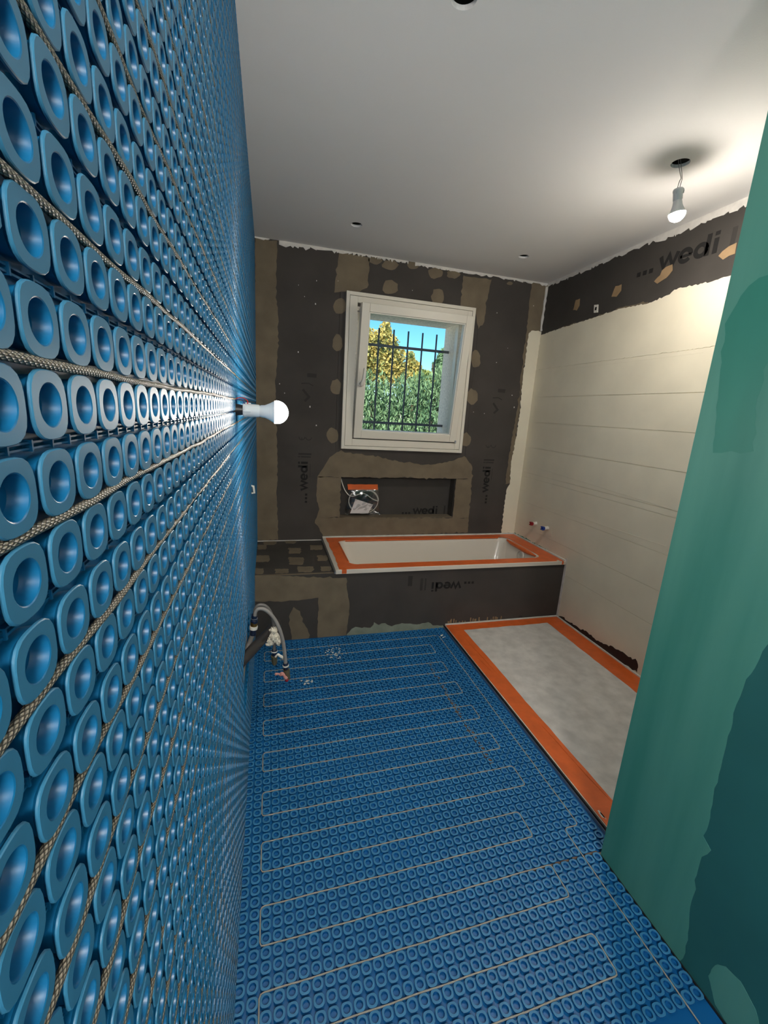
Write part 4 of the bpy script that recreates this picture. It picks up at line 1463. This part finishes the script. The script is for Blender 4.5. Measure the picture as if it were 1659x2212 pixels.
def leaf_cloud(name, centers, n, size, m, parent, up=.2, aspect=2.6, seed=3):
    """leaf blades scattered in ellipsoids; centers: (x, y, z, rx, ry, rz, weight)"""
    r = np.random.default_rng(seed)
    wts = np.array([c[6] for c in centers], float)
    idx = r.choice(len(centers), n, p=wts / wts.sum())
    C = np.array([c[:6] for c in centers])[idx]
    d = r.normal(size=(n, 3))
    d /= np.linalg.norm(d, axis=1)[:, None]
    rad = r.random(n) ** (1 / 2.2)
    pos = C[:, :3] + d * C[:, 3:6] * rad[:, None]
    t = r.normal(size=(n, 3)) * .8 + d * .5
    t[:, 2] += up * 3
    t /= np.linalg.norm(t, axis=1)[:, None]
    s_ = np.cross(t, r.normal(size=(n, 3)))
    s_ /= np.linalg.norm(s_, axis=1)[:, None]
    L_ = size * (0.6 + .8 * r.random(n))[:, None]
    w_ = L_ / aspect
    V = np.stack([pos - t * L_ * .5, pos + s_ * w_ * .5, pos + t * L_ * .5, pos - s_ * w_ * .5], 1).reshape(-1, 3)
    me = bpy.data.meshes.new(name)
    me.vertices.add(len(V))
    me.vertices.foreach_set('co', V.ravel())
    me.loops.add(4 * n)
    me.loops.foreach_set('vertex_index', np.arange(4 * n, dtype=np.int32))
    me.polygons.add(n)
    me.polygons.foreach_set('loop_start', (np.arange(n) * 4).astype(np.int32))
    me.update(calc_edges=True)
    me.materials.append(M[m])
    o = bpy.data.objects.new(name, me)
    COL.objects.link(o)
    keep(o, parent)
    o['kind'] = 'stuff'
    return o

HY = 7.2
hedge = empty('conifer_hedge', (2.4, HY, -.3))
tag(hedge, 'tall green conifer hedge seen through the window bars', 'hedge')
cs = []
x = -1.2
while x < 6.6:
    topz = 2.02 + .12 * math.sin(2.3 * x) + random.uniform(-.08, .10)
    for z in np.arange(-.1, topz, .25):
        cs.append((x, HY + random.uniform(-.1, .1), z, .34, .34, .30, 1))
        cs.append((x + .17, HY + .55, z - .1, .34, .30, .30, .5))
    cs.append((x + .05, HY - .05, topz - .12, .16, .2, .36, .5))
    x += .34
leaf_cloud('foliage', cs, 130000, .085, 'hedge', hedge, up=.6, aspect=3.4, seed=11)
mb = MB()
for k in range(11):
    mb.tube([(-1.1 + k * .72, HY, -.32), (-1.1 + k * .72, HY, 1.6)], [.05, .02], 6)
    keep(mb.build('trunk', 'bark', None), hedge)
    mb = MB()

def tree(name, label, blobs, base, top, m, n, seed, size=.085):
    e = empty(name, base)
    tag(e, label, 'tree', 'trees behind the hedge')
    leaf_cloud('foliage', blobs, n, size, m, e, up=.1, aspect=1.6, seed=seed)
    keep(MB().tube(smooth_curve([base, ((base[0] + top[0]) / 2 + .1, base[1], (base[2] + top[2]) / 2), top]), [.10 - .08 * k / 16 for k in range(17)], 8).build('trunk', 'bark', None, smooth=True), e)
    b0 = Vector(base).lerp(Vector(top), .5)
    for k, c in enumerate(blobs[:5]):
        keep(MB().tube([tuple(b0), (c[0], c[1], c[2])], [.03, .008], 6).build('branch', 'bark', None), e)
    return e
TY = 10.5
def tb(px_, py_, rx_, rz_, w=1):
    p = on(px_, py_, 1, TY)
    return (p[0], p[1], p[2], rx_, rx_, rz_, w)
tree('garden_tree', 'tall yellowing leafy tree behind the left of the hedge',
     [tb(832, 716, .16, .26, .5), tb(826, 745, .42, .34, 1.6), tb(846, 775, .40, .34, 1.4), tb(818, 790, .5, .36, 1.6), tb(795, 745, .30, .40, .8), tb(850, 805, .42, .25, 1.2), tb(780, 790, .5, .5, 1.4), tb(826, 815, .6, .3, 1)],
     (2.55, TY, -.3), (2.65, TY, 3.0), 'leaf_y', 9000, 5, .075)
TY = 12.6
tree('garden_tree', 'short golden leafy tree behind the middle of the hedge',
     [tb(886, 775, .14, .22, .5), tb(890, 795, .30, .24, 1.2), tb(900, 815, .34, .22, 1.2), tb(880, 812, .30, .2, 1)],
     (4.0, TY, -.3), (4.0, TY, 2.7), 'leaf_y', 4200, 6)
TY = 14.6
tree('garden_tree', 'thin green leafy tree at the left edge of the window view',
     [tb(790, 720, .22, .22, .8), tb(778, 745, .5, .4, 1.3), tb(795, 780, .3, .3, 1)], (2.9, TY, -.3), (2.95, TY, 3.3), 'leaf', 4200, 8)
TY = 10.6
tree('garden_tree', 'dark green tree rising at the right end of the hedge',
     [tb(954, 775, .12, .26, .4), tb(956, 800, .30, .34, 1), tb(950, 830, .40, .34, 1.4), tb(975, 815, .5, .5, 1.4)], (4.1, TY, -.3), (4.1, TY, 2.7), 'hedge', 5200, 9)
TY = 8.9
tree('garden_tree', 'low pale shrub between hedge and sky at the right',
     [tb(915, 820, .22, .2, 1), tb(925, 835, .4, .25, 1.2)], (3.2, TY, -.3), (3.2, TY, 1.8), 'leaf', 2200, 10)
